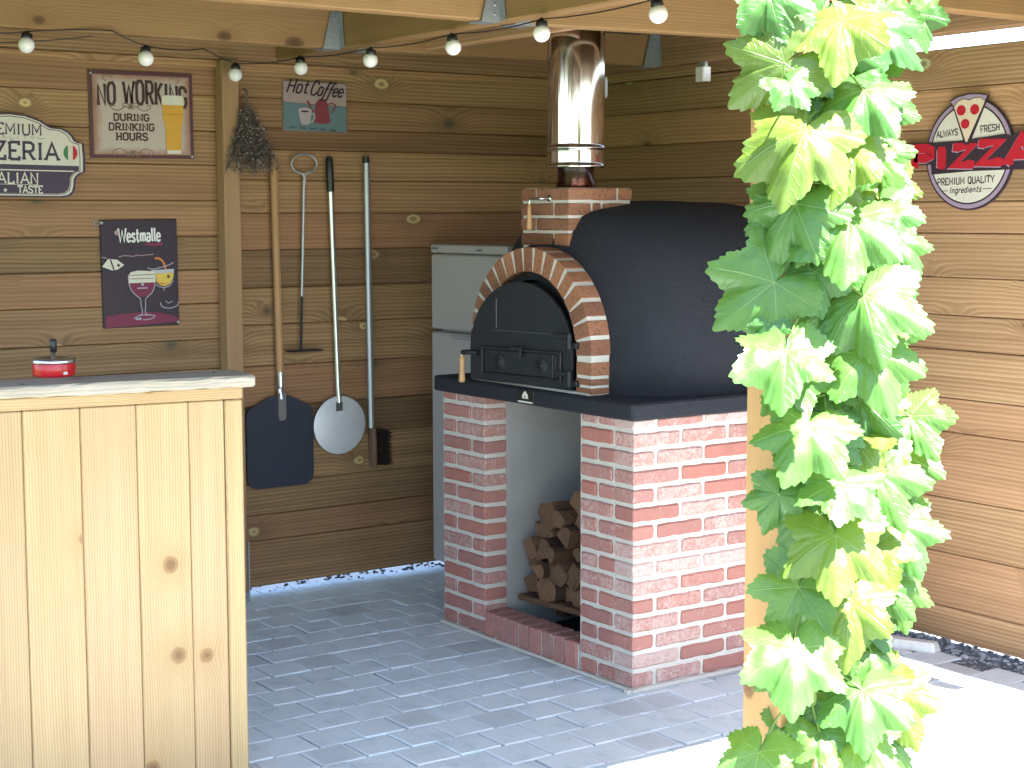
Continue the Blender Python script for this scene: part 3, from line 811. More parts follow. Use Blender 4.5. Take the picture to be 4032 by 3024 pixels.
# ================================================================ FRIDGE
FXf, FYl, FYr = .440, 1.925, 1.350
fr = thing('refrigerator', (FXf+.28, 1.64, 0), 'pale grey two-door refrigerator behind the pizza oven', 'refrigerator')
b = MB(); b.box((FXf+.32, (FYl+FYr)/2, .755), (.54, FYl-FYr, 1.40), ch=.006, t=(.5,)*3); b.build('cabinet', ENAMEL, fr)
b = MB(); b.box((FXf+.02, (FYl+FYr)/2, 1.2535), (.055, FYl-FYr, .325), ch=.008, t=(.5,)*3); b.build('freezer_door', ENAMEL, fr)
b = MB(); b.box((FXf+.02, (FYl+FYr)/2, .572), (.055, FYl-FYr, 1.015), ch=.008, t=(.5,)*3); fd = b.build('fridge_door', ENAMEL, fr)
b = MB(); b.box((FXf-.012, 1.60, 1.066), (.012, .32, .016), ch=.004, t=(.5,)*3); b.build('door_handle', flat('fridge_grip', (.30, .29, .30), .4), fd)
b = MB(); b.box((FXf+.022, (FYl+FYr)/2, 1.440), (.058, FYl-FYr+.004, .036), ch=.005, t=(.5,)*3); tp = b.build('control_panel', ENAMEL, fr)
b = MB(); b.box((FXf-.0085, FYl-.045, 1.441), (.002, .030, .007), ch=.0003); b.lathe([(0, .002), (.006, .002), (.006, 0)], (FXf-.0075, FYl-.020, 1.441), 14, rot=Matrix.Rotation(-pi/2, 3, 'Y')); b.box((FXf-.0085, 1.545, 1.438), (.002, .04, .008), ch=.0003); b.build('badge', flat('badge_grey', (.12, .12, .13), .5), tp)

# ================================================================ LETTERING
G = {
 'A': (.70, [[(0, 0), (.35, 1), (.70, 0)], [(.13, .34), (.57, .34)]]),
 'C': (.62, [[(.58, .76), (.45, 1), (.22, 1), (.05, .8), (.05, .2), (.22, 0), (.45, 0), (.6, .2)]]),
 'D': (.64, [[(.06, 0), (.06, 1), (.42, 1), (.6, .8), (.6, .2), (.42, 0), (.06, 0)]]),
 'E': (.58, [[(.06, 0), (.06, 1)], [(.06, 1), (.55, 1), (.55, .82)], [(.06, .5), (.42, .5)], [(.06, 0), (.56, 0), (.56, .18)]]),
 'F': (.56, [[(.06, 0), (.06, 1)], [(.06, 1), (.55, 1), (.55, .82)], [(.06, .5), (.42, .5)]]),
 'G': (.66, [[(.6, .76), (.6, .84), (.45, 1), (.2, 1), (.05, .82), (.05, .18), (.2, 0), (.45, 0), (.6, .18), (.6, .45), (.36, .45)]]),
 'H': (.68, [[(.08, 0), (.08, 1)], [(.6, 0), (.6, 1)], [(.08, .5), (.6, .5)]]),
 'I': (.30, [[(.15, 0), (.15, 1)]]),
 'K': (.66, [[(.08, 0), (.08, 1)], [(.08, .40), (.58, 1)], [(.24, .56), (.62, 0)]]),
 'L': (.56, [[(.08, 1), (.08, 0), (.54, 0), (.54, .22)]]),
 'M': (.82, [[(.06, 0), (.06, 1), (.41, .28), (.76, 1), (.76, 0)]]),
 'N': (.68, [[(.06, 0), (.06, 1), (.62, 0), (.62, 1)]]),
 'O': (.66, [[(.2, 0), (.05, .18), (.05, .82), (.2, 1), (.46, 1), (.61, .82), (.61, .18), (.46, 0), (.2, 0)]]),
 'P': (.62, [[(.08, 0), (.08, 1), (.45, 1), (.6, .87), (.6, .58), (.45, .45), (.08, .45)]]),
 'Q': (.66, [[(.2, 0), (.05, .18), (.05, .82), (.2, 1), (.46, 1), (.61, .82), (.61, .18), (.46, 0), (.2, 0)], [(.38, .22), (.66, -.1)]]),
 'R': (.66, [[(.08, 0), (.08, 1), (.45, 1), (.6, .87), (.6, .6), (.45, .47), (.08, .47)], [(.34, .47), (.62, 0)]]),
 'S': (.64, [[(.58, .76), (.58, .85), (.45, 1), (.2, 1), (.06, .87), (.06, .65), (.2, .54), (.45, .46), (.6, .34), (.6, .14), (.45, 0), (.2, 0), (.06, .13), (.06, .24)]]),
 'T': (.64, [[(.32, 0), (.32, 1)], [(.03, .78), (.03, 1), (.61, 1), (.61, .78)]]),
 'U': (.68, [[(.06, 1), (.06, .18), (.2, 0), (.48, 0), (.62, .18), (.62, 1)]]),
 'W': (.92, [[(0, 1), (.22, 0), (.46, .8), (.70, 0), (.92, 1)]]),
 'Y': (.66, [[(0, 1), (.33, .45), (.66, 1)], [(.33, .45), (.33, 0)]]),
 'Z': (.64, [[(.05, .76), (.05, 1), (.58, 1), (.05, 0), (.60, 0), (.60, .24)]]),
 'a': (.50, [[(.06, .5), (.16, .6), (.34, .6), (.43, .48), (.43, 0)], [(.43, .34), (.16, .34), (.05, .2), (.12, 0), (.3, 0), (.43, .12)]]),
 'd': (.50, [[(.44, .12), (.32, 0), (.14, 0), (.05, .15), (.05, .45), (.14, .6), (.44, .6)], [(.44, 1), (.44, 0)]]),
 'e': (.48, [[(.06, .30), (.43, .34), (.42, .48), (.32, .6), (.16, .6), (.06, .46), (.06, .14), (.16, 0), (.32, 0), (.45, .12)]]),
 'f': (.40, [[(.50, .88), (.42, 1), (.30, .92), (.22, .55), (.14, .0), (.08, -.30), (-.04, -.36), (-.10, -.28)], [(.06, .5), (.40, .52)]]),
 'g': (.50, [[(.44, .12), (.32, 0), (.14, 0), (.05, .15), (.05, .45), (.14, .6), (.44, .6), (.44, -.2), (.32, -.34), (.08, -.3)]]),
 'i': (.20, [[(.1, 0), (.1, .6)], [(.1, .78), (.1, .90)]]),
 'l': (.22, [[(.08, 1), (.1, .1), (.2, 0)]]),
 'm': (.72, [[(.07, 0), (.07, .6)], [(.07, .45), (.18, .6), (.30, .6), (.36, .48), (.36, 0)], [(.36, .45), (.48, .6), (.60, .6), (.66, .48), (.66, 0)]]),
 'n': (.52, [[(.07, 0), (.07, .6)], [(.07, .45), (.2, .6), (.36, .6), (.44, .48), (.44, 0)]]),
 'o': (.50, [[(.14, 0), (.05, .14), (.05, .46), (.14, .6), (.35, .6), (.44, .46), (.44, .14), (.35, 0), (.14, 0)]]),
 'r': (.38, [[(.07, 0), (.07, .6)], [(.07, .4), (.2, .58), (.36, .56)]]),
 's': (.44, [[(.4, .46), (.32, .6), (.14, .6), (.06, .48), (.12, .36), (.32, .26), (.41, .14), (.32, 0), (.12, 0), (.04, .12)]]),
 't': (.38, [[(.17, .92), (.17, .12), (.26, 0), (.37, .06)], [(.02, .62), (.36, .62)]]),
}
def words(name, mat, fr, d, sg, *a, **k):
    i = Ink(fr, d); i.text(*a, **k); return i.build(name, mat, sg)
class Ink:
    """flat strokes and shapes printed on a face; every stroke sits a hair above the one before"""
    def __init__(s, fr, d0): s.fr, s.d, s.b = fr, d0, MB()
    def up(s): s.d += .000015
    def stroke(s, pts, w_, closed=False):
        P = [Vector((p[0], p[1])) for p in pts]; s.up()
        P = [p for i, p in enumerate(P) if i == 0 or (p-P[i-1]).length > 1e-7]
        closed = closed or (len(P) > 2 and (P[0]-P[-1]).length < 1e-6)
        if closed and (P[0]-P[-1]).length < 1e-6: P = P[:-1]
        n = len(P); L = []; R = []
        if n < 2: return
        for i in range(n):
            a = P[i]-P[i-1] if (i or closed) else P[1]-P[0]; c = P[(i+1) % n]-P[i] if (i < n-1 or closed) else P[i]-P[i-1]
            a.normalize(); c.normalize(); na = Vector((-a.y, a.x)); nc = Vector((-c.y, c.x)); m = na+nc
            if m.length < .3: m = na
            m = m/m.length; k = min(1/max(.35, m.dot(na)), 1.9); L.append(P[i]+m*w_/2*k); R.append(P[i]-m*w_/2*k)
        for i in range(n if closed else n-1):
            j = (i+1) % n; s.b.face([s.fr(*L[i], s.d), s.fr(*R[i], s.d), s.fr(*R[j], s.d), s.fr(*L[j], s.d)])
    def poly(s, pts): s.up(); s.b.face([s.fr(u, v, s.d) for u, v in pts])
    def disc(s, u, v, ru, rv=None, n=24): s.poly([(u+ru*cos(2*pi*i/n), v+(rv or ru)*sin(2*pi*i/n)) for i in range(n)])
    def text(s, txt, u, v, h, wt=.15, width=None, serif=0, slant=0, bend=None, sp=.16, rot=0, curve=False):
        """centred at u; v is the baseline"""
        tot = sum((G[c][0] if c != ' ' else .4)+sp for c in txt)-sp; sx = (width/(tot*h)) if width else 1
        x = 0
        def pt(a, b2):
            q = ((x+a-tot/2)*h*sx+slant*b2*h, b2*h)
            if bend: q = bend(q[0], q[1])
            c_, s_ = cos(rot), sin(rot); return (u+q[0]*c_-q[1]*s_, v+q[0]*s_+q[1]*c_)
        for c in txt:
            if c == ' ': x += .4+sp; continue
            wd, st = G[c]
            for p in st:
                pp = p
                if curve and len(p) > 2:
                    cl = p[0] == p[-1]; pp = [(q.x, q.y) for q in smooth([(a, b2, 0) for a, b2 in (p[:-1] if cl else p)], 4, cl)]
                    if cl: pp = pp+[pp[0]]
                s.stroke([pt(*q) for q in pp], wt*h)
                if serif:
                    for e, f in ((p[0], p[1]), (p[-1], p[-2])):
                        if p[0] == p[-1]: break
                        if (abs(e[1]) < .01 or abs(e[1]-1) < .01) and abs(e[1]-f[1]) > .3:
                            s.stroke([pt(e[0]-serif, e[1]+(.05 if e[1] < .5 else -.05)), pt(e[0]+serif, e[1]+(.05 if e[1] < .5 else -.05))], wt*h*.75)
            x += wd+sp
    def build(s, name, mat, parent): return s.b.build(name, mat, parent)
def ink(name, c, rough=.5): return flat(name, c, rough, .35, var=.08, scale=60)
INK_BROWN = ink('ink_brown', (.055, .022, .020)); INK_BLACK = ink('ink_black', (.035, .020, .030)); INK_WHITE = ink('ink_white', (.70, .68, .66))
INK_CREAM = ink('ink_cream', (.60, .55, .47)); INK_RED = ink('ink_red', (.43, .012, .025)); INK_GOLD = ink('ink_gold', (.58, .30, .035)); INK_PURPLE = ink('ink_purple', (.050, .030, .062))
INK_GREY = ink('ink_grey', (.22, .20, .20)); INK_PINK = ink('ink_pink', (.35, .21, .21)); INK_GREEN = ink('ink_green', (.05, .17, .06)); INK_FOAM = ink('ink_foam', (.60, .57, .46))
INK_MAUVE = ink('ink_mauve', (.32, .23, .31)); INK_TEAL = ink('ink_teal', (.115, .185, .20)); INK_WINE = ink('ink_wine', (.16, .012, .045)); INK_YEL = ink('ink_yellow', (.60, .42, .07)); INK_LINE = ink('ink_glass', (.34, .30, .36))
def sign_frame(p, ux, nrm, tilt=0, lean=0):
    """frame at point p on a wall: u along ux, v up, d out of the wall (nrm)"""
    ux = Vector(ux); nrm = Vector(nrm); p = Vector(p); z = Vector((0, 0, 1)); c, s = cos(tilt), sin(tilt)
    return lambda u, v, d: p+ux*(u*c-v*s)+z*(u*s+v*c)+nrm*(d+lean*v)
def round_rect(w_, h, r, n=4):
    o = []
    for cx, cy, a in ((w_/2-r, h/2-r, 0), (-w_/2+r, h/2-r, 90), (-w_/2+r, -h/2+r, 180), (w_/2-r, -h/2+r, 270)):
        for k in range(n+1): t = radians(a+90*k/n); o.append((cx+r*cos(t), cy+r*sin(t)))
    return o
def screws(fr, pts, d, parent, r=.006):
    for u, v in pts:
        b = MB(); c = fr(u, v, d); n = (fr(u, v, d+1)-c); x = n.cross(Vector((0, 0, 1))).normalized()
        b.lathe([(0, .003), (r*.6, .0028), (r, .001), (r, -.001)], c, 12, rot=Matrix((x, n.cross(x), n)).transposed()); b.build('screw', GALV, parent)

# ---------------------------------------------------------------- signs on the back wall
YS = YB-.004
def corners(pl, Y=YS):
    P = [aty(px/K, py/K, Y) for px, py in pl]; c = sum(P, Vector())/4
    w_ = ((P[1]-P[0]).length+(P[2]-P[3]).length)/2; h = ((P[3]-P[0]).length+(P[2]-P[1]).length)/2
    d = (P[1]-P[0])+(P[2]-P[3]); return c, w_, h, atan2(d.z, d.x)
# "no working" tin sign
c, w1, h1, tl = corners([(343, 274), (753, 293), (763, 626), (358, 622)])
fr1 = sign_frame(c, (1, 0, 0), (0, -1, 0), tl)
sg = thing('tin_sign', c, 'rust edged tin sign reading NO WORKING DURING DRINKING HOURS with a beer glass', 'sign')
def paper(name, c, e, sc):
    m = Mat(name, .45, .4); n = m.noise(scale=14, detail=5, rough=.65); n2 = m.noise(scale=50, detail=4, rough=.7); u, v = m.uv()
    edge = (u.abs().max(v.abs())+(n-.5)*.20).step(.72, .97)
    col = m.mix((n2-.3)*.6, c, tuple(x*.78 for x in c)); m.set('Base Color', m.mix(edge*sc, col, e)); return m.m
b = MB(); b.prism([(u*w1/2, v*h1/2) for u, v in ((-1, -1), (1, -1), (1, 1), (-1, 1))], fr1, 0, .004, uvs=1); 
b.uv = [[(p[0]/(w1/2), p[1]/(h1/2)) for p in q] for q in b.uv]
b.build('panel', paper('rusty_paper', (.46, .375, .325), (.26, .095, .045), .9), sg)
i = Ink(fr1, .0045); bw = .014
for pts in ([(-w1/2+.002, h1/2-bw/2), (w1/2-.002, h1/2-bw/2)], [(-w1/2+.002, -h1/2+bw/2), (w1/2-.002, -h1/2+bw/2)], [(-w1/2+bw/2, -h1/2), (-w1/2+bw/2, h1/2)], [(w1/2-bw/2, -h1/2), (w1/2-bw/2, h1/2)]): i.stroke(pts, bw)
i.build('border', ink('ink_rust', (.085, .030, .038)), sg)
W2 = w1/2; H2 = h1/2
words('lettering', INK_BROWN, fr1, .006, sg, 'NO WORKING', .004, H2*.26, .070, .165, width=w1*.86, serif=.13, bend=lambda a, q: (a, q*(1+.25*(1-(a/W2)**2))+.0*a-.012*(a/W2)**2))
for k, (tx, hh) in enumerate((('DURING', .025), ('DRINKING', .026), ('HOURS', .027))): words('lettering', INK_BROWN, fr1, .006, sg, tx, -W2*.21, H2*(-.13-.225*k), hh, .23, width=(.145, .185, .128)[k], serif=.15)
i = Ink(fr1, .0062)
def flourish(i, cu, cv, s, f=1):
    for q in (-1, 1):
        pts = [(cu+q*s*a, cv+f*s*bb) for a, bb in ((.06, .02), (.25, .16), (.45, .02), (.66, -.04), (.92, .06), (.96, .20), (.84, .24), (.78, .14))]
        i.stroke([(p.x, p.y) for p in smooth([(*p, 0) for p in pts], 5)], .0035)
        pts = [(cu+q*s*a, cv+f*s*bb) for a, bb in ((.06, .05), (.16, .28), (.36, .26), (.36, .10), (.28, .12))]
        i.stroke([(p.x, p.y) for p in smooth([(*p, 0) for p in pts], 4)], .003)
    i.disc(cu, cv+f*s*.18, .006, .012, 10)
SEP = ink('ink_sepia', (.19, .12, .09))
flourish(i, -W2*.22, H2*.12, .085); i.build('ornament', SEP, sg); i = Ink(fr1, .0062); flourish(i, -W2*.20, -H2*.80, .085, -1); i.build('ornament', SEP, sg)
for q in (-1, 1): i = Ink(fr1, .0062); i.stroke([(p.x, p.y) for p in smooth([(q*W2*.55, H2*.84, 0), (q*W2*.66, H2*.92, 0), (q*W2*.74, H2*.82, 0), (q*W2*.66, H2*.76, 0)], 5)], .003); i.build('ornament', SEP, sg)
i = Ink(fr1, .0068); gx, gy = W2*.60, -H2*.86
i.poly([(gx-.030, gy), (gx+.030, gy), (gx+.034, gy+.10), (gx+.044, gy+.145), (gx+.044, gy+.19), (gx-.044, gy+.19), (gx-.044, gy+.145), (gx-.034, gy+.10)]); i.build('beer', INK_GOLD, sg)
i = Ink(fr1, .0072); i.poly([(gx-.047, gy+.186), (gx+.047, gy+.186), (gx+.046, gy+.218), (gx+.03, gy+.224), (gx-.03, gy+.224), (gx-.046, gy+.218)]); i.build('foam', INK_FOAM, sg); i = Ink(fr1, .0072); i.poly([(gx-.028, gy-.004), (gx+.028, gy-.004), (gx+.029, gy+.010), (gx-.029, gy+.010)]); i.build('glass_base', INK_FOAM, sg)
i = Ink(fr1, .0074); i.stroke([(gx-.040, gy+.150), (gx+.040, gy+.150)], .003); i.build('glass_line', ink('ink_amber', (.42, .19, .02)), sg)
screws(fr1, [(-W2+.010, H2-.010), (W2-.008, -H2+.010)], .0055, sg)

# pizzeria sign (runs out of the picture on the left)
cc = aty(37/K, 610/K, YS-.01)
fr2 = sign_frame(cc, (1, 0, 0), (0, -1, 0), radians(-.6))
sg = thing('shaped_sign', cc, 'cream and purple shaped PIZZERIA sign cut off by the left picture edge', 'sign')
mz = lambda u, v: ((u-72)/1.952*K*0+((u-72)/1.952)*(6.55/FPX*1.085), 0)
sc2 = 5.95/FPX/1.952*1.115; vz = 5.95/FPX/1.952*1.01
half = [(72, 868), (190, 880), (290, 915), (340, 950), (372, 966), (450, 972), (505, 1000), (530, 1030), (545, 1062), (575, 1078), (608, 1082), (616, 1190), (615, 1310), (590, 1318), (560, 1342), (542, 1372), (538, 1430), (526, 1475), (495, 1502), (440, 1512), (72, 1514)]
S2 = lambda u, v: ((u-72)*sc2, (1190-v)*vz)
def shape(half, k=1.0, dx=0):
    r = [S2(u, v) for u, v in half]; r = [(x*k, y*k) for x, y in r]; return r+[(-x, y) for x, y in r[::-1][1:-1]]
b = MB(); o = shape(half); b.prism(o, fr2, 0, .010); b.build('backing', INK_PURPLE, sg, fix=True)
i = Ink(fr2, .0105); i.poly(shape(half, .965)); i.build('cream_field', INK_CREAM, sg)
i = Ink(fr2, .0112); q = shape(half, .925); i.stroke(q+[q[0]], .0028)
low = [(x, y) for x, y in shape(half, .91) if y < S2(0, 1262)[1]]
low = [(max(x for x, y in shape(half, .91) if abs(y-S2(0, 1262)[1]) < .03), S2(0, 1262)[1])]+[p for p in low if p[0] > 0]+[p for p in low if p[0] <= 0]; low = low+[(-low[0][0], low[0][1])]
i.poly(low)
sp = lambda v: S2(0, v)[1]
i.build('dark_field', INK_PURPLE, sg)
words('lettering', INK_PURPLE, fr2, .0114, sg, 'PREMIUM', 0, sp(1032), .040, .15, width=.238, serif=.09); words('lettering', INK_PURPLE, fr2, .0114, sg, 'PIZZERIA', -.010, sp(1222), .063, .17, width=.385, serif=.11)
i = Ink(fr2, .0118); i.text('QUALITY', 0, sp(1068), .014, .12, width=.185, sp=.5); i.stroke([(.100, sp(1056)), (.130, sp(1056))], .002); i.stroke([(-.130, sp(1056)), (-.100, sp(1056))], .002); i.build('small_lettering', INK_GREY, sg)
words('lettering', INK_CREAM, fr2, .0122, sg, 'ITALIAN', 0, sp(1408), .039, .15, width=.205, serif=.09); words('lettering', INK_CREAM, fr2, .0122, sg, 'TASTE', .072, sp(1482), .027, .19, width=.092, serif=.08); i = Ink(fr2, .0120)
i.stroke([(-.25, sp(1305)), (.242, sp(1305))], .0045); i.stroke([(-.105, sp(1416)), (.105, sp(1416))], .0018)
st = [(-.022+(.009 if k % 2 == 0 else .004)*sin(2*pi*k/10), sp(1462)+(.009 if k % 2 == 0 else .004)*cos(2*pi*k/10)) for k in range(10)]; i.poly(st); i.build('pale_lines', INK_CREAM, sg)
i = Ink(fr2, .0126); bx, by = S2(505, 1160)
def lobe(a0, a1, r=.0275): return [(bx+r*cos(radians(a0+(a1-a0)*k/8)), by+r*1.08*sin(radians(a0+(a1-a0)*k/8))) for k in range(9)]
i.poly(lobe(110, 250)); i.build('ball_green', INK_GREEN, sg); i = Ink(fr2, .0126); i.poly(lobe(-70, 70)); i.build('ball_red', INK_RED, sg)

# dark brewery poster plate
c, w1, h1, tl = corners([(393, 865), (691, 864), (705, 1278), (404, 1295)])
fr3 = sign_frame(c, (1, 0, 0), (0, -1, 0), tl+radians(.2), 0.01)
sg = thing('enamel_plate', c, 'dark purple enamel beer plate with two painted goblets below white lettering', 'sign'); W2, H2 = w1/2, h1/2
b = MB(); N = 12      # slightly pillowed plate with rolled edges
rr = [(u*W2, v*H2) for u, v in ((-1, -1), (1, -1), (1, 1), (-1, 1))]
b.prism(rr, fr3, .0, .007); b.build('plate', ink('enamel_aubergine', (.020, .007, .020), .45), sg, fix=True, bevel=.0025)
P = lambda x, y: ((x-610)/1070*w1, (830-y)/1540*h1)      # from the close-up of the plate
i = Ink(fr3, .0076); i.text('Westmalle', *P(612, 372), .052, .135, width=w1*.55, sp=.10); i.build('lettering', INK_WHITE, sg)
i = Ink(fr3, .0078); arc = [P(x, y) for x, y in ((110, 1595), (110, 1430), (300, 1405), (600, 1390), (850, 1405), (1000, 1440), (1145, 1500), (1150, 1550))]; i.poly(arc); i.build('table_band', INK_WINE, sg); i = Ink(fr3, .0078)
i.poly([P(x, y) for x, y in ((650, 400), (940, 395), (925, 445), (720, 440))]); i.build('red_band', INK_WINE, sg)
i = Ink(fr3, .0082)
i.stroke([P(x, y) for x, y in ((70, 585), (150, 598))], .003)
i.stroke([P(p.x, p.y) for p in smooth([(310, 585, 0), (400, 570, 0), (520, 582, 0), (560, 560, 0), (600, 575, 0), (740, 565, 0), (800, 560, 0)], 4)], .0028); i.build('script_line', INK_PINK, sg)
i = Ink(fr3, .0086); i.poly([P(x, y) for x, y in ((80, 720), (165, 610), (290, 625), (385, 705), (290, 765), (215, 775))]); i.build('label_shape', INK_FOAM, sg)
i = Ink(fr3, .009); i.disc(*P(305, 705), .006); i.stroke([P(195, 620), P(240, 765)], .006); i.build('label_mark', INK_BROWN, sg)
i = Ink(fr3, .0086); i.poly([P(x, y) for x, y in ((760, 790), (1085, 785), (1080, 850), (1070, 920), (1030, 985), (960, 1025), (880, 1010), (820, 950))]); i.build('rear_goblet', INK_YEL, sg)
i = Ink(fr3, .0090); i.poly([P(x, y) for x, y in ((760, 790), (1085, 780), (1080, 830), (880, 840), (800, 835))]); i.build('rear_rim', ink('ink_pale_blue', (.42, .42, .46)), sg)
i = Ink(fr3, .0090); i.poly([P(x, y) for x, y in ((825, 880), (850, 960), (960, 985), (1040, 950), (960, 1000), (880, 1000), (830, 950))]); i.stroke([P(p.x, p.y) for p in smooth([(815, 620, 0), (880, 625, 0), (935, 680, 0), (965, 775, 0)], 5)], .008); i.build('orange_peel', ink('ink_orange', (.55, .19, .03)), sg)
i = Ink(fr3, .0094); i.poly([P(x, y) for x, y in ((435, 960), (815, 960), (800, 1030), (770, 1100), (700, 1165), (560, 1165), (490, 1080))]); i.build('dark_beer', INK_WINE, sg)
i = Ink(fr3, .0098); i.poly([P(x, y) for x, y in ((432, 965), (435, 860), (470, 810), (560, 790), (680, 795), (800, 810), (815, 860), (810, 965))]); i.build('beer_head', INK_FOAM, sg)
i = Ink(fr3, .0102)
for pts in (((435, 850), (440, 970), (480, 1080), (560, 1165), (595, 1200), (600, 1280), (615, 1400), (560, 1440)), ((815, 850), (810, 970), (770, 1100), (690, 1175), (665, 1210), (665, 1290), (660, 1400), (720, 1440)), ((500, 1475), (560, 1440), (650, 1430), (760, 1440), (790, 1460), (720, 1495), (620, 1500)), ((930, 1040), (935, 1090)), ((880, 1260), (885, 1300), (940, 1340), (1040, 1345), (1120, 1310), (1135, 1255)), ((950, 1240), (990, 1270), (1050, 1250)), ((820, 1000), (900, 1040), (1000, 1030), (1070, 950)), ((710, 750), (780, 775), (1000, 725), (1080, 685))):
    i.stroke([P(p.x, p.y) for p in smooth([(*q, 0) for q in pts], 4)], .0036)
i.disc(*P(560, 1482), .014, .005, 14); i.disc(*P(630, 990), .006); i.stroke([P(555, 1042), P(705, 1042)], .005); i.build('goblet_outline', INK_LINE, sg)
i = Ink(fr3, .0108); i.disc(*P(290, 242), .009, .010); i.stroke([P(455, 905), P(790, 905)], .004); i.build('crest', INK_PINK, sg)
i = Ink(fr3, .0108); i.disc(*P(1000, 888), .006); i.stroke([P(445, 855), P(810, 850)], .0022); i.build('goblet_mark', INK_BROWN, sg)
screws(fr3, [(-W2+.006, H2-.010), (W2-.004, -H2+.012)], .007, sg, .007)
b = MB(); c = fr3(-W2-.012, H2-.012, .004); b.tube([c+Vector((.013*cos(a*pi/6), 0, .008*sin(a*pi/6))) for a in range(13)], .002, 6); b.build('hook', GALV, sg)

# coffee sign
c, w1, h1, tl = corners([(1108, 315), (1364, 329), (1365, 525), (1113, 515)])
fr4 = sign_frame(c, (1, 0, 0), (0, -1, 0), tl); W2, H2 = w1/2, h1/2
sg = thing('tin_sign', c, 'small pink and teal tin sign reading Hot Coffee with a red pot', 'sign')
b = MB(); b.prism(round_rect(w1, h1, .008), fr4, 0, .004); b.build('panel', ink('ink_old_pink', (.36, .265, .25)), sg, fix=True)
P = lambda x, y: ((x-1005)/1620*w1, (770-y)/1300*h1)
i = Ink(fr4, .0045); i.poly([P(x, y) for x, y in ((205, 690), (1812, 745), (1812, 1400), (225, 1385))]); i.build('teal_field', INK_TEAL, sg)
i = Ink(fr4, .0050); i.stroke([P(200, 680), P(1812, 738)], .002); q = round_rect(w1*.985, h1*.98, .008); i.stroke(q+[q[0]], .0025); i.build('edge_line', ink('ink_edge', (.10, .06, .065)), sg)
i = Ink(fr4, .0055); i.poly([P(x, y) for x, y in ((965, 1160), (1000, 720), (1020, 660), (1080, 590), (1160, 545), (1240, 570), (1300, 640), (1330, 720), (1380, 1160), (1300, 1195), (1160, 1205), (1040, 1190))])
i.stroke([P(p.x, p.y) for p in smooth([(960, 900, 0), (890, 830, 0), (860, 720, 0), (800, 625, 0)], 5)], .010); i.stroke([P(p.x, p.y) for p in smooth([(1330, 690, 0), (1430, 660, 0), (1510, 700, 0), (1510, 770, 0), (1380, 920, 0)], 5)], .006); i.build('coffee_pot', ink('ink_pot_red', (.22, .040, .055)), sg)
i = Ink(fr4, .0060); i.poly([P(x, y) for x, y in ((575, 860), (620, 815), (740, 800), (860, 815), (915, 860), (870, 1180), (840, 1230), (740, 1245), (660, 1230), (635, 1180))]); i.stroke([P(p.x, p.y) for p in smooth([(905, 960, 0), (975, 960, 0), (985, 1050, 0), (930, 1150, 0), (880, 1160, 0)], 5)], .006); i.build('cup', ink('ink_cup', (.40, .33, .35)), sg)
i = Ink(fr4, .0065); i.disc(*P(740, 900), .0195, .0038); i.text('Hot', *P(535, 425), .055, .135, width=w1*.32, slant=.38, curve=True, sp=.12); i.text('Coffee', *P(1270, 470), .055, .135, width=w1*.50, slant=.38, rot=-.03, curve=True, sp=.06)
for k in range(5):
    x0 = 350+k*255
    i.stroke([P(p.x, p.y) for p in smooth([(x0+j*26, 1315+k*10+(22 if j % 2 else -16)*(1 if j else 1.6), 0) for j in range(7)], 3)], .0022)
i.stroke([P(1020, 715), P(1320, 735)], .0016); i.build('lettering', INK_BLACK, sg)
screws(fr4, [(W2-.008, -H2+.008)], .006, sg, .004)

# pizza sign on the right wall
XS = XR-.006
pc = atx(2097, 330, XS)
fr5 = sign_frame(pc, (0, -1, 0), (-1, 0, 0), radians(0.8))
sg = thing('shaped_sign', pc, 'round cream PIZZA sign with a red lettering band and a pizza slice', 'sign')
kv = (atx(2097, 250, XS).z-atx(2097, 430, XS).z)/180; ku = (atx(2040, 330, XS)-atx(2160, 330, XS)).length/120
Q = lambda x, y: ((x/3.0714+3500-3822.5)/K*ku*1.0, (601.5-(y/3.0714+320)-0)/K*kv)   # from the sign close-up
cxs, cys = 990, 880; rx, ry = 515, 660
def oval(k, n=64, d=0): return [Q(cxs+rx*k*cos(2*pi*j/n), cys+ry*k*sin(2*pi*j/n)) for j in range(n)]
def oq(i, k): i.poly(oval(k))
b = MB(); b.prism(oval(1.03), fr5, 0, .010); 
band = [(225, 705), (480, 715), (900, 712), (1410, 668), (1490, 690), (1560, 660), (1790, 640), (1800, 1100), (1480, 1090), (1000, 1090), (540, 1110), (540, 985), (420, 985), (220, 985)]
b2 = MB(); b.build('backing', INK_BLACK, sg, fix=True)
i = Ink(fr5, .0105); oq(i, 1.0); i.build('mauve_rim', INK_MAUVE, sg)
i = Ink(fr5, .0112); oq(i, .925); i.build('dark_ring', INK_BLACK, sg)
i = Ink(fr5, .0119); oq(i, .895); i.build('cream_field', INK_CREAM, sg)
b = MB(); b.prism([Q(*p) for p in band][::-1], fr5, .011, .015); b.build('lettering_band', INK_BLACK, sg, fix=True)
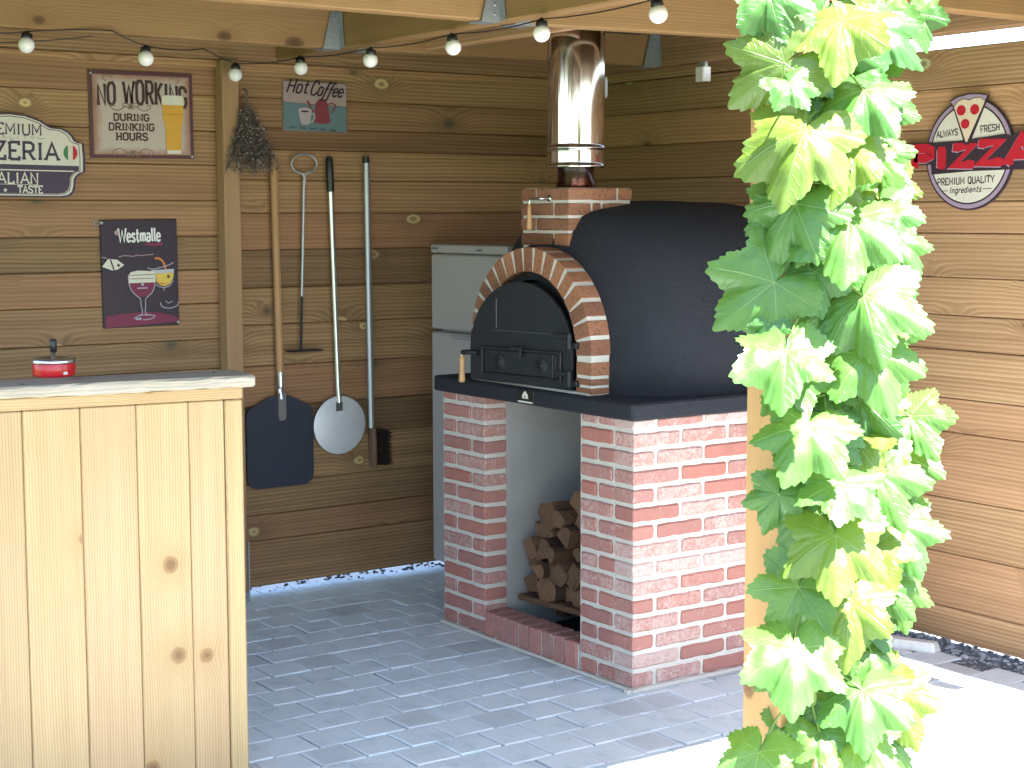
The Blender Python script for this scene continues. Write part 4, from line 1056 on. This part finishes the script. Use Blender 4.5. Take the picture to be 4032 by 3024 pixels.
# letters of PIZZA as heavy slab shapes
i = Ink(fr5, .0155); im = Ink(fr5, .0151)
def big(ch, x0, y0, x1, y1, wt, sl=0):
    gw, st = G[ch]
    for p in st:
        f = lambda q: Q(x0+(q[0]/gw)*(x1-x0)+sl*q[1], y1+(y0-y1)*q[1])
        th = wt*ku/K/3.07
        i.stroke([f(q) for q in p], th); im.stroke([(f(q)[0]-.004, f(q)[1]-.0035) for q in p], th)
        for e, g2 in ((p[0], p[1]), (p[-1], p[-2])):
            if p[0] != p[-1] and (abs(e[1]) < .01 or abs(e[1]-1) < .01) and abs(e[1]-g2[1]) > .3:
                dy = .07 if e[1] < .5 else -.07; i.stroke([f((e[0]-.14*gw/.6, e[1]+dy)), f((e[0]+.14*gw/.6, e[1]+dy))], th*.62)
big('P', 285, 780, 540, 1000, 92); big('I', 575, 800, 760, 1020, 112); big('Z', 800, 790, 1040, 1010, 84, 30); big('Z', 1110, 760, 1370, 1000, 84, 30); big('A', 1450, 730, 1790, 1020, 88)
i.build('red_lettering', INK_RED, sg); im.build('lettering_shade', INK_MAUVE, sg)
b = MB(); b.prism([Q(*p) for p in ((760, 215), (860, 175), (990, 150), (1110, 160), (1230, 190), (1190, 290), (1000, 770), (950, 765), (800, 300))][::-1], fr5, .010, .0165); b.build('slice_outline', INK_BLACK, sg, fix=True)
i = Ink(fr5, .0168); i.poly([Q(*p) for p in ((815, 300), (870, 235), (940, 215), (1000, 238), (1060, 215), (1130, 215), (1185, 260), (1175, 290), (980, 735), (965, 735))]); i.build('slice', ink('ink_slice', (.62, .50, .36)), sg)
i = Ink(fr5, .0173); i.poly([Q(*p) for p in ((775, 230), (860, 190), (990, 165), (1110, 172), (1215, 198), (1185, 255), (1130, 205), (1060, 205), (1000, 228), (940, 205), (870, 225), (812, 290))]); i.build('crust', INK_MAUVE, sg)
i = Ink(fr5, .0173)
for x, y, r in ((905, 348, 55), (1068, 350, 55), (955, 515, 52)): i.disc(*Q(x, y), r*ku/K/3.07, r*1.15*kv/K/3.07, 24)
i.build('pepperoni', INK_RED, sg)
hh = 62*kv/K/3.07*1.25; wk = ('lettering', INK_BLACK, fr5, .0126, sg)
words(*wk, 'ALWAYS', *Q(728, 650), hh, .17, width=260*ku/K/3.07, serif=.09, rot=.05); words(*wk, 'FRESH', *Q(1245, 625), hh, .17, width=225*ku/K/3.07, serif=.09, rot=.05)
words(*wk, 'PREMIUM QUALITY', *Q(960, 1240), hh*1.05, .16, width=690*ku/K/3.07, serif=.09, rot=.02); words(*wk, 'Ingredients', *Q(955, 1345), hh*.95, .15, width=385*ku/K/3.07, slant=.25, rot=.02, curve=True)
i = Ink(fr5, .0126); i.stroke([Q(660, 1318), Q(745, 1318)], .0022); i.stroke([Q(1165, 1308), Q(1275, 1306)], .0022); i.build('dash', INK_BLACK, sg)

# ================================================================ TOOLS hanging on the back wall
YT = YB-.03
def T(px, py, y=YT): return aty(px, py, y)
def nail(p, parent): 
    b = MB(); b.tube([Vector((p.x, YB+.002, p.z)), Vector((p.x, p.y-.012, p.z+.002))], .0025, 6); b.build('nail', GALV, parent)
top, hb = T(590, 337), T(605, 803)
pe = thing('pizza_peel', (hb.x, YT, T(605, 1052).z), 'wide dark rectangular pizza peel with a long wooden handle on the wall', 'pizza peel')
b = MB(); b.tube([top, top+(hb-top)*.02, hb], [.013, .0155, .0165], 14); b.build('handle', HANDW, pe)
b = MB(); nk = T(607, 862); b.tube(smooth([hb+Vector((0, 0, .01)), hb+Vector((.001, 0, -.06)), nk+Vector((-.004, .004, .05)), nk+Vector((0, -.004, .0))], 5), [.0155]*10+[.0135]*6, 12)
fpl = sign_frame(nk+Vector((0, -.006, 0)), (1, 0, 0), (0, -1, 0))
b.prism(round_rect(.036, .12, .017), lambda u, v, d: fpl(u, v-.03, d), -.006, .006); b.build('ferrule', STEEL, pe)
lt, rt, bt, sh_l, sh_r = T(533, 960), T(677, 960), T(605, 1052), T(545, 885), T(668, 868)
fb = sign_frame(Vector((lt.x/2+rt.x/2, YT, 0)), (1, 0, 0), (0, -1, 0)); cx_ = (lt.x+rt.x)/2; hw = (rt.x-lt.x)/2
zT, zS, zB_ = T(606, 856).z, T(606, 884).z, bt.z
o = [(-hw, zS-.012), (-hw, zB_+.05)]+[(-hw+.05-.05*cos(a*pi/10), zB_+.05-.05*sin(a*pi/10)) for a in range(1, 5)]+[(-hw+.05, zB_), (hw-.05, zB_)]+[(hw-.05+.05*sin(a*pi/10), zB_+.05-.05*cos(a*pi/10)) for a in range(1, 5)]+[(hw, zB_+.05), (hw, zS-.012), (hw-.014, zS+.008), (.045, zT), (-.045, zT), (-hw+.014, zS+.008)]
b = MB(); b.prism(o, lambda u, v, d: fb(u, v, d), -.002, .001); b.build('blade', PEELB, pe, fix=True)
nail(top+Vector((0, 0, -.03)), pe)
# ash rake with a loop
rb = T(650, 755)
ra = thing('ash_rake', (rb.x, YT, rb.z), 'thin steel ash rake with a loop handle and a dark crossbar', 'ash rake')
lc = T(657, 354); b = MB(); jn = T(657, 374)
loop = [Vector((lc.x+.060*cos(a), YT, lc.z+.040*sin(a))) for a in [(-pi/2+.22)+(2*pi-.44)*k/28 for k in range(29)]]
b.tube([jn+Vector((0, .006, -.01))]+loop+[jn+Vector((0, -.006, -.012)), jn+Vector((.0, -.004, -.04))], .0048, 8)
mid = T(652, 640); b.tube([jn, T(655, 500), mid], .0062, 8); b.build('rod', ALU, ra)
b = MB(); b.tube([mid, T(651, 700), rb], .0058, 8); l, r = T(619, 757), T(690, 757); b.box(((l.x+r.x)/2, YT-.012, rb.z-.004), (r.x-l.x, .05, .006), ch=.002, t=(.5,)*3); b.build('rake_head', IRON, ra)
nail(Vector((lc.x, YT, lc.z+.036)), ra)
# round turning peel
t0_, t1_, t2_ = T(711, 338), T(714, 414), T(731, 860)
tp = thing('turning_peel', (t2_.x, YT, T(735, 978).z), 'round silver turning peel with a black grip', 'turning peel')
b = MB(); b.tube([t0_, t0_+(t1_-t0_)*.12, t0_+(t1_-t0_)*.5, t1_], [.010, .0155, .017, .0165], 14); b.build('grip', SATIN, tp)
b = MB(); b.tube(smooth([t1_, t1_+(t2_-t1_)*.5, t1_+(t2_-t1_)*.9, t2_+Vector((0, -.006, -.02))], 6), [.0125]*15+[.012, .011, .010, .009], 12); b.build('shaft', STEEL, tp)
dc = T(734, 918); hw = (T(790, 918).x-T(678, 918).x)/2
b = MB(); b.lathe([(0, .0015), (hw-.003, .0015), (hw, .000), (hw-.003, -.0015), (0, -.0015)], (dc.x, YT, dc.z), 48, rot=Matrix.Rotation(pi/2, 3, 'X')); b.build('blade', PEELA, tp)
b = MB(); b.box((t2_.x, YT-.005, t2_.z-.035), (.036, .006, .04), ch=.002); b.build('bracket', STEEL, tp)
nail(t0_+Vector((0, 0, -.012)), tp)
# brush
b0, b1, b2_ = T(790, 338), T(791, 352), T(802, 924)
br = thing('oven_brush', (b2_.x, YT, T(815, 1008).z), 'long grey handled oven brush with dark bristles on the wall', 'brush')
b = MB(); b.tube([b0, b1], [.013, .0155], 12); b.build('end_cap', SATIN, br)
b = MB(); b.tube([b1, b2_], .0145, 12); b.build('handle', ALU, br)
e = T(808, 1008); b = MB(); mid = (b2_+e)/2; ln = (b2_-e).length
b.box(mid+Vector((0, 0, 0)), (.018, .05, ln), ch=.004, t=(.5,)*3, rot=Matrix.Rotation(-.02, 3, 'Y')); b.build('block', BRHEAD, br)
b = MB(); rnd = random.Random(5)
for zi in range(16):
    for yi in range(4):
        for q in range(4):
            z = e.z+.012+(ln-.02)*zi/15; y = YT-.018+yi*.012
            p = Vector((mid.x+.008+rnd.uniform(-.002, .002)+.003*(zi/15-.5), y, z)); d = Vector((.068+rnd.uniform(-.012, .014), rnd.uniform(-.012, .012), rnd.uniform(-.014, .006)-.012*(zi/15)))
            b.tube([p, p+d*.6+Vector((0, 0, .003)), p+d], [.0022, .0018, .0012], 4, cap=False)
b.build('bristles', BRISTLE, br); nail(b0+Vector((0, 0, -.01)), br)
# dried herb bunch on the back post
ht = aty(533, 208, YB-.10); bn = thing('dried_bunch', ht, 'dusty dried flower bunch hanging upside down on the slim back post', 'dried flowers')
b = MB(); fl_ = MB(); rnd = random.Random(3)
for k in range(560):
    a = rnd.uniform(0, 2*pi); s = rnd.random()**.6; L = rnd.uniform(.08, .315)
    e = Vector((cos(a)*s*.098*(L/.22), sin(a)*s*.05*(L/.22), -L)); e.x += .016*(L/.3); m_ = e*.55; m_.x *= .65; m_.y *= .65
    b.tube([ht, ht+m_, ht+e], [.0012, .001, .0007], 3, cap=False)
    for q in range(5 if L > .14 else 2):
        p = ht+e*(1-rnd.random()*.35)+Vector((rnd.uniform(-.014, .014), rnd.uniform(-.012, .012), rnd.uniform(-.014, .014)))
        rr = rnd.uniform(.002, .0055); d = Vector((rnd.uniform(-1, 1), rnd.uniform(-1, 1), rnd.uniform(-1, 1))).normalized()*rr; f = d.cross(Vector((rnd.random(), rnd.random(), 1))).normalized()*rr*.7; g = d.cross(f).normalized()*rr*.7
        fl_.mesh([p+d*1.8, p+f, p+g, p-f, p-g, p-d], [(0, 1, 2), (0, 2, 3), (0, 3, 4), (0, 4, 1), (5, 2, 1), (5, 3, 2), (5, 4, 3), (5, 1, 4)], mi=1 if rnd.random() < .3 else 0)
    # wispy side twigs
    p = ht+e*rnd.uniform(.5, .95); d = Vector((rnd.uniform(-1, 1), rnd.uniform(-.6, .6), rnd.uniform(-1, .3)))*.03; b.tube([p, p+d], [.0008, .0005], 3, cap=False)
b.tube([Vector((ht.x, YB-.075, ht.z+.03)), ht+Vector((0, 0, .02)), ht-Vector((0, 0, .012))], .004, 6)
b.build('stems', HERB, bn); fl_.build('seed_heads', [HERB, HERB2], bn)

# ================================================================ STRING LIGHTS
sl_ = thing('string_lights', (xC-.01, .6, 2.15), 'black cable of white globe party lights strung along the beams', 'string lights')
bulbs = [atz(57, 97, 2.155), aty(315, 126, 1.36), aty(508, 161, YB-.16), atx(650, 147, xC-.022), atx(800, 130, xC-.022), atx(979, 102, xC-.022), atx(1170, 72, xC-.022), atx(1422, 30, xC-.022)]
R_ = .0275
gb = MB(); gb.lathe([(R_*sin(pi*k/14)+1e-5, -R_*cos(pi*k/14)) for k in range(13)], (0, 0, 0), 24)
sb = MB(); sb.lathe([(.0165, .019), (.0185, .021), (.0185, .036), (.015, .039), (.008, .041), (.006, .045), (0, .046)], (0, 0, 0), 18); sb.box((0, 0, .043), (.014, .012, .010), ch=.003)
tb = MB(); tb.lathe([(.0155, .017), (.0158, .0225), (.0, .0225)], (0, 0, 0), 18)
for k, p in enumerate(bulbs):
    g = gb.build('lamp', GLOBE) if k == 0 else first.copy()
    if k == 0:
        first = g; s1 = sb.build('socket', SATIN, g); c1 = tb.build('collar', GLOBE, g)
    else:
        COL.objects.link(g); q = s1.copy(); COL.objects.link(q); q.parent = g; q = c1.copy(); COL.objects.link(q); q.parent = g
    g.parent = sl_; g.location = p-sl_.location; g.rotation_euler = (random.uniform(-.12, .12), random.uniform(-.12, .12), random.uniform(0, 3))
b = MB(); tops = [p+Vector((0, 0, .044)) for p in bulbs]
hook = aty(241, 66, 1.36); far = aty(800/K, 195/K, YB-.10)
def sag(a, c, s=.02, n=8): return [a+(c-a)*k/n-Vector((0, 0, s*4*(k/n)*(1-k/n))) for k in range(n+1)]
path = sag(aty(-60, 60, 1.36), tops[0], .01)+sag(tops[0], hook, -.004)+sag(hook, tops[1], .004)+sag(tops[1], aty(440, 105, YB-.12), .01)+sag(aty(440, 105, YB-.12), tops[2], .004)
path += sag(tops[2], tops[3], .012)
for k in range(3, 7): path += sag(tops[k], tops[k+1], .010)[1:]
path += sag(tops[7], Vector((xC-.02, -1.0, 2.24)), .01)[1:]
b.tube(path, .0023, 6); b.tube(sag(aty(-40, 92, 1.42), aty(200, 78, 1.42), .006), .002, 6); b.build('cable', SATIN, sl_)
# small white spot lamp on the plate beam
sp_ = atx(1519, 160, 1.19); o_ = thing('spot_lamp', sp_, 'small white square lamp box under the brown plate beam', 'lamp')
b = MB(); b.box(sp_+Vector((.0, 0, .0)), (.045, .05, .062), ch=.004, t=(.5,)*3); b.build('housing', GLOBE, o_)
b = MB(); b.box(sp_+Vector((0, .0, .04)), (.02, .04, .022), ch=.002, t=(.5,)*3); b.build('bracket', GALV, o_)

# ================================================================ BAR COUNTER and ashtray
q0 = atz(553, 810, 1.145); q1 = atz(0, 837, 1.145); ang = atan2((q0-q1).y, (q0-q1).x)
ctr = thing('bar_counter', (q0.x-.6, q0.y+.12, 0), 'pale pine bar counter of vertical boards with a grey weathered top', 'bar counter')
CR = rz(ang); ux = CR @ Vector((1, 0, 0)); uy = CR @ Vector((0, 1, 0))
def cpt(u, v, z): return Vector((q0.x, q0.y, 0))+ux*u+uy*v+Vector((0, 0, z))      # u to the right from the front right top corner, v back
def cbox(b, u0, u1, v0, v1, z0, z1, **k): b.box(cpt((u0+u1)/2, (v0+v1)/2, (z0+z1)/2), (u1-u0, v1-v0, z1-z0), rot=CR, **k)
b = MB(); cbox(b, -2.2, 0, 0, .195, 1.113, 1.145, ch=.006, grain=0, t=(.7, .3, .2)); tpo = b.build('counter_top', GREYW, ctr)
bm = bmesh.new(); bm.from_mesh(tpo.data)
bmesh.ops.subdivide_edges(bm, edges=[e for e in bm.edges if e.calc_length() > 1], cuts=60)
for v in bm.verts:
    if v.co.z < 1.143 and (cpt(0, .1, 0)-ctr.location-v.co).dot(uy) > .05: v.co += -uy*random.uniform(-.004, .004)+Vector((0, 0, random.uniform(-.002, .002)))
bm.to_mesh(tpo.data); bm.free()
b = MB()
for u in (-.08, -.62): b.lathe([(0, .0012), (.004, .0012), (.005, 0)], cpt(u, .13 if u > -.3 else .05, 1.145), 10)
b.build('screw', IRON, tpo)
def fu(px): p = aty(px, 1100, q0.y+.03); return (p-Vector((q0.x, q0.y, 0))).dot(ux)
vF = .030
b = MB(); cbox(b, -2.15, -.030, vF-.004, vF+.024, 1.079, 1.1125, ch=.003, grain=0, t=(.6, .3, .9)); b.build('top_rail', PALEW, ctr)
ed = [fu(x) for x in (67, 190, 308, 417)]; e4 = fu(491)
us = [ed[0]-.152*k for k in range(10, 0, -1)]+ed
b = MB()
us2 = us+[e4]
for k in range(len(us2)-1): cbox(b, us2[k]+.0007, us2[k+1]-.0007, vF+.001, vF+.021, -.0, 1.077, ch=.003, grain=2)
b.build('boards', PALEW, ctr)
b = MB(); cbox(b, e4+.001, -.032, vF-.004, vF+.030, 0, 1.077, ch=.004, grain=2, t=(.7, .1, .3)); cbox(b, -.050, -.0315, vF+.0305, vF+.14, 0, 1.11, ch=.003, grain=2); b.build('corner_post', PALEW, ctr)
b = MB(); cbox(b, -2.15, e4, vF+.022, vF+.03, 0, 1.07, t=(.2,)*3); b.build('backing', DARK, ctr)
ap = atz(117, 818, 1.1455); ap = atz(117, 812, 1.1455)
ash = thing('ashtray', ap, 'round red push-down ashtray with a chrome lid on the counter', 'ashtray'); R_ = .0575
b = MB(); b.lathe([(0, 0), (R_-.006, 0), (R_-.001, .003), (R_, .008), (R_, .034), (R_-.001, .036)], ap, 40); b.build('bowl', REDP, ash)
b = MB(); b.lathe([(R_-.002, .0358), (R_+.002, .036), (R_+.003, .038), (R_+.002, .048), (R_-.004, .050), (R_-.012, .046), (.012, .042), (.006, .046), (.0055, .070), (0, .071)], ap, 40); b.build('lid', STEEL, ash)
b = MB(); b.lathe([(.007, .066), (.009, .068), (.0095, .098), (.007, .101), (0, .101)], ap, 20); b.build('knob', SATIN, ash)
b = MB(); b.box(ap+Vector((.4*.03, -R_*.98, .011)), (.012, .004, .008), ch=.001, rot=rz(.1)); b.build('emblem', INK_WHITE, ash)

# ================================================================ GRAPE VINE on the front post
vine = thing('grape_vine', (PX0+PW/2, PY0-PW-.02, 0), 'lush green grape vine climbing the thick front post', 'vine')
KEY = [(0, 1.10), (18, .88), (30, .68), (56, 1.0), (74, .80), (86, .66), (112, .90), (138, .76), (160, .68), (172, .46), (180, .12)]
VEIN = [0, 56, 112]
def lrad(deg):
    d = abs(deg)
    for (a, r0), (c, r1) in zip(KEY, KEY[1:]):
        if a <= d <= c: t = (d-a)/(c-a); t = t*t*(3-2*t); return r0+(r1-r0)*t
    return .1
def leaf(b, p, size, tip, nrm, rnd):
    """p: where the stalk joins; size: overall width; tip: direction of the middle lobe; nrm: upper face"""
    n = Vector(nrm).normalized(); y = Vector(tip); y = (y-n*y.dot(n)).normalized(); x = y.cross(n)
    NA, NR = 132, 12; ph = rnd.uniform(0, 6); fold = rnd.uniform(-.1, .55); droop = rnd.uniform(.15, .62); cur = rnd.uniform(.04, .15); asym = rnd.uniform(-.12, .12); r0 = size*.56
    per = rnd.uniform(.8, 1.2)
    vs = [p]; uvs = [(0, 0)]
    for j in range(1, NR+1):
        f = j/NR
        for i in range(NA):
            th = -180+360*(i+.5)/NA; d = abs(th); vi = min(VEIN, key=lambda q: abs(q-d)); dv = radians(abs(d-vi))
            R = lrad(th)*(1+asym*sin(radians(th)))
            tooth = ((d*per/8.2) % 1.0); R *= 1+(.105*(1-tooth)-.04)*(1 if d < 165 else 0)*f**3
            r = r0*R*f
            bul = .07*sin(min(dv/.45, 1)*pi*.5)*f
            a = radians(th); lx, ly = r*sin(a), r*cos(a)
            z = r0*(bul*.9 - droop*f*f*(.45+.55*max(0, cos(a))) + cur*f*f*sin(3*a+ph) + .022*f**3*sin(7*a+ph*2) + .016*f*sin(f*15-dv*5)) + abs(lx)*fold*(1 if True else 0)*.5
            vs.append(p+x*lx+y*ly+n*z); uvs.append((f, dv))
    fs = [(0, 1+i, 1+(i+1) % NA) for i in range(NA)]
    for j in range(NR-1):
        for i in range(NA):
            k = (i+1) % NA; fs.append((1+j*NA+i, 1+(j+1)*NA+i, 1+(j+1)*NA+k, 1+j*NA+k))
    b.mesh(vs, fs, (rnd.random(), rnd.random(), rnd.random()), 0, True, uvs)
LV = [  # view x, y of the stalk joint, width, tip angle (degrees, -90 = down), distance in front of / behind the post face, tilt up
 (1660, -10, 150, -80, .02, .3), (1694, 138, 195, -150, .05, .15), (1706, 178, 105, -75, .12, .8), (1737, 284, 225, -105, .10, .55), (1718, 440, 190, -125, .06, .25),
 (1672, 610, 205, -140, .02, .15), (1758, 588, 125, -85, .05, .3), (1834, 474, 215, -95, .13, .8), (1864, 640, 205, -70, .11, .6), (1697, 760, 190, -100, .09, .6),
 (1782, 660, 120, -75, .04, .2), (1857, 860, 165, -95, .05, .3), (1744, 920, 190, -105, .09, .55), (1872, 760, 190, -65, .12, .65), (1965, 900, 145, -70, .03, .5),
 (1890, 1022, 175, -60, .08, .6), (1752, 1090, 180, -110, .03, .1), (1815, 1042, 165, -95, .13, .75), (1805, 1157, 195, -95, .12, .65), (1724, 1267, 175, -120, .03, .1),
 (1837, 1300, 180, -95, .10, .55), (1935, 1130, 160, -75, .05, .45), (1716, 1402, 200, -95, .10, .7), (1790, 1480, 130, -70, .02, .15), (1862, 1490, 180, -95, .10, .75),
 (1930, 1500, 155, -75, .05, .55), (1640, 1625, 150, -95, .04, .5), (1818, 48, 185, -100, .12, .75), (1895, 60, 165, -35, .05, .5), (1975, 30, 110, -75, -.02, .5),
 (1865, 195, 175, -100, .12, .75), (1900, 225, 130, -70, .03, .5), (1840, 325, 170, -110, .12, .7), (1885, 335, 130, -60, .04, .4), (1915, 370, 90, -80, .0, .4),
 (1910, 450, 130, -75, .05, .5), (1935, 520, 120, -70, .03, .5), (1890, 560, 110, -85, .03, .4), (1850, 1585, 165, -95, .09, .7), (1935, 1260, 130, -75, .03, .4),
 (1955, 985, 130, -80, .02, .4), (1890, 1180, 150, -70, .06, .4), (1905, 700, 150, -70, .04, .5), (1905, 640, 120, -60, .02, .4), (1770, 30, 120, -120, .03, .3), (1770, 1580, 120, -70, .05, .4),
 (1840, 170, 130, -80, .05, .4), (1880, 880, 130, -60, .03, .5), (1800, 820, 110, -110, .03, .3), (1660, 700, 90, -120, .02, .2), (1850, 960, 140, -110, .06, .5), (1880, 1410, 110, -80, .03, .4), (1790, 400, 120, -80, .03, .3)]
b = MB(); st = MB(); rnd = random.Random(21); YF = PY0-PW
stemx = PX0+PW*.60
main = smooth([(stemx+.05, YF-.03, -.05), (stemx+.03, YF-.035, .3), (stemx-.01, YF-.03, .7), (stemx+.04, YF-.035, 1.1), (stemx, YF-.03, 1.5), (stemx+.03, YF-.035, 1.9), (stemx-.02, YF-.03, 2.4)], 8)
main2 = smooth([(stemx+.16, YF-.02, -.05), (stemx+.14, YF-.03, .35), (stemx+.20, YF-.01, .8), (stemx+.16, YF-.02, 1.3), (stemx+.22, YF-.0, 1.8), (stemx+.15, YF-.02, 2.4)], 8)
st.tube(main, [.0075-.003*k/len(main) for k in range(len(main))], 8); st.tube(main2, [.0065-.0025*k/len(main2) for k in range(len(main2))], 8)
for k in range(64):      # smaller and inner leaves that fill the column
    yy = rnd.uniform(-20, 1640); LV.append((rnd.uniform(1745, 1925) if k % 5 else rnd.uniform(1670, 1760), yy, rnd.uniform(80, 150), rnd.uniform(-150, -30), rnd.uniform(-.03, .06), rnd.uniform(0, .7)))
for k, (px, py, wd, ta, dy, tu) in enumerate(LV):
    p = aty(px, py, YF-dy-.015); dist = (p-CAM).dot(FW); size = wd*K*dist/FPX*1.2
    tocam = (CAM-p).normalized(); a = radians(ta+rnd.uniform(-8, 8)); tip = RT*cos(a)+UP*sin(a)
    n = tocam*(1-.35*tu)+Vector((0, 0, 1))*(tu*1.15+.05)+RT*rnd.uniform(-.22, .30)+UP*rnd.uniform(-.15, .15)
    tip = tip+n.normalized()*(.15*tu)
    leaf(b, p, size, tip, n, rnd)
    # stalk from the nearest point of a cane
    src = min(main+main2, key=lambda q: (q-(p+Vector((0, .02, .05)))).length); st.tube(smooth([src, (src+p)/2+Vector((0, .015, .02)), p], 4), .0024, 6)
b.build('foliage', LEAF, vine); st.build('stem', STEM, vine)
b = MB()
for k in range(7):
    q = main[rnd.randrange(6, len(main)-6)]; d = Vector((rnd.choice((-1, 1))*rnd.uniform(.06, .12), -.02, rnd.uniform(-.03, .05)))
    b.tube([q+d*t_+Vector((.012*sin(t_*9)*t_, .012*cos(t_*9)*t_, .012*sin(t_*14)*t_)) for t_ in [j/14 for j in range(15)]], .0014, 5)
b.build('tendril', STEM, vine)
b = MB()
for dx, dz in ((0, 0), (.035, .03), (-.03, -.02), (.09, .02)): b.tube(smooth([(stemx+.02+dx, YF-.045, -.06), (stemx+.01+dx*1.3, YF-.05, .10), (stemx-.02+dx*1.8, YF-.045, .24+dz)], 5), [.005, .005, .0048, .0045, .0044, .0042, .004, .0038, .0036, .0034, .003], 7)
b.tube(smooth([(stemx+.0, YF-.05, .17), (stemx-.08, YF-.055, .15), (stemx-.14, YF-.05, .13)], 4), .0035, 6)
b.build('cane', CANE, vine)
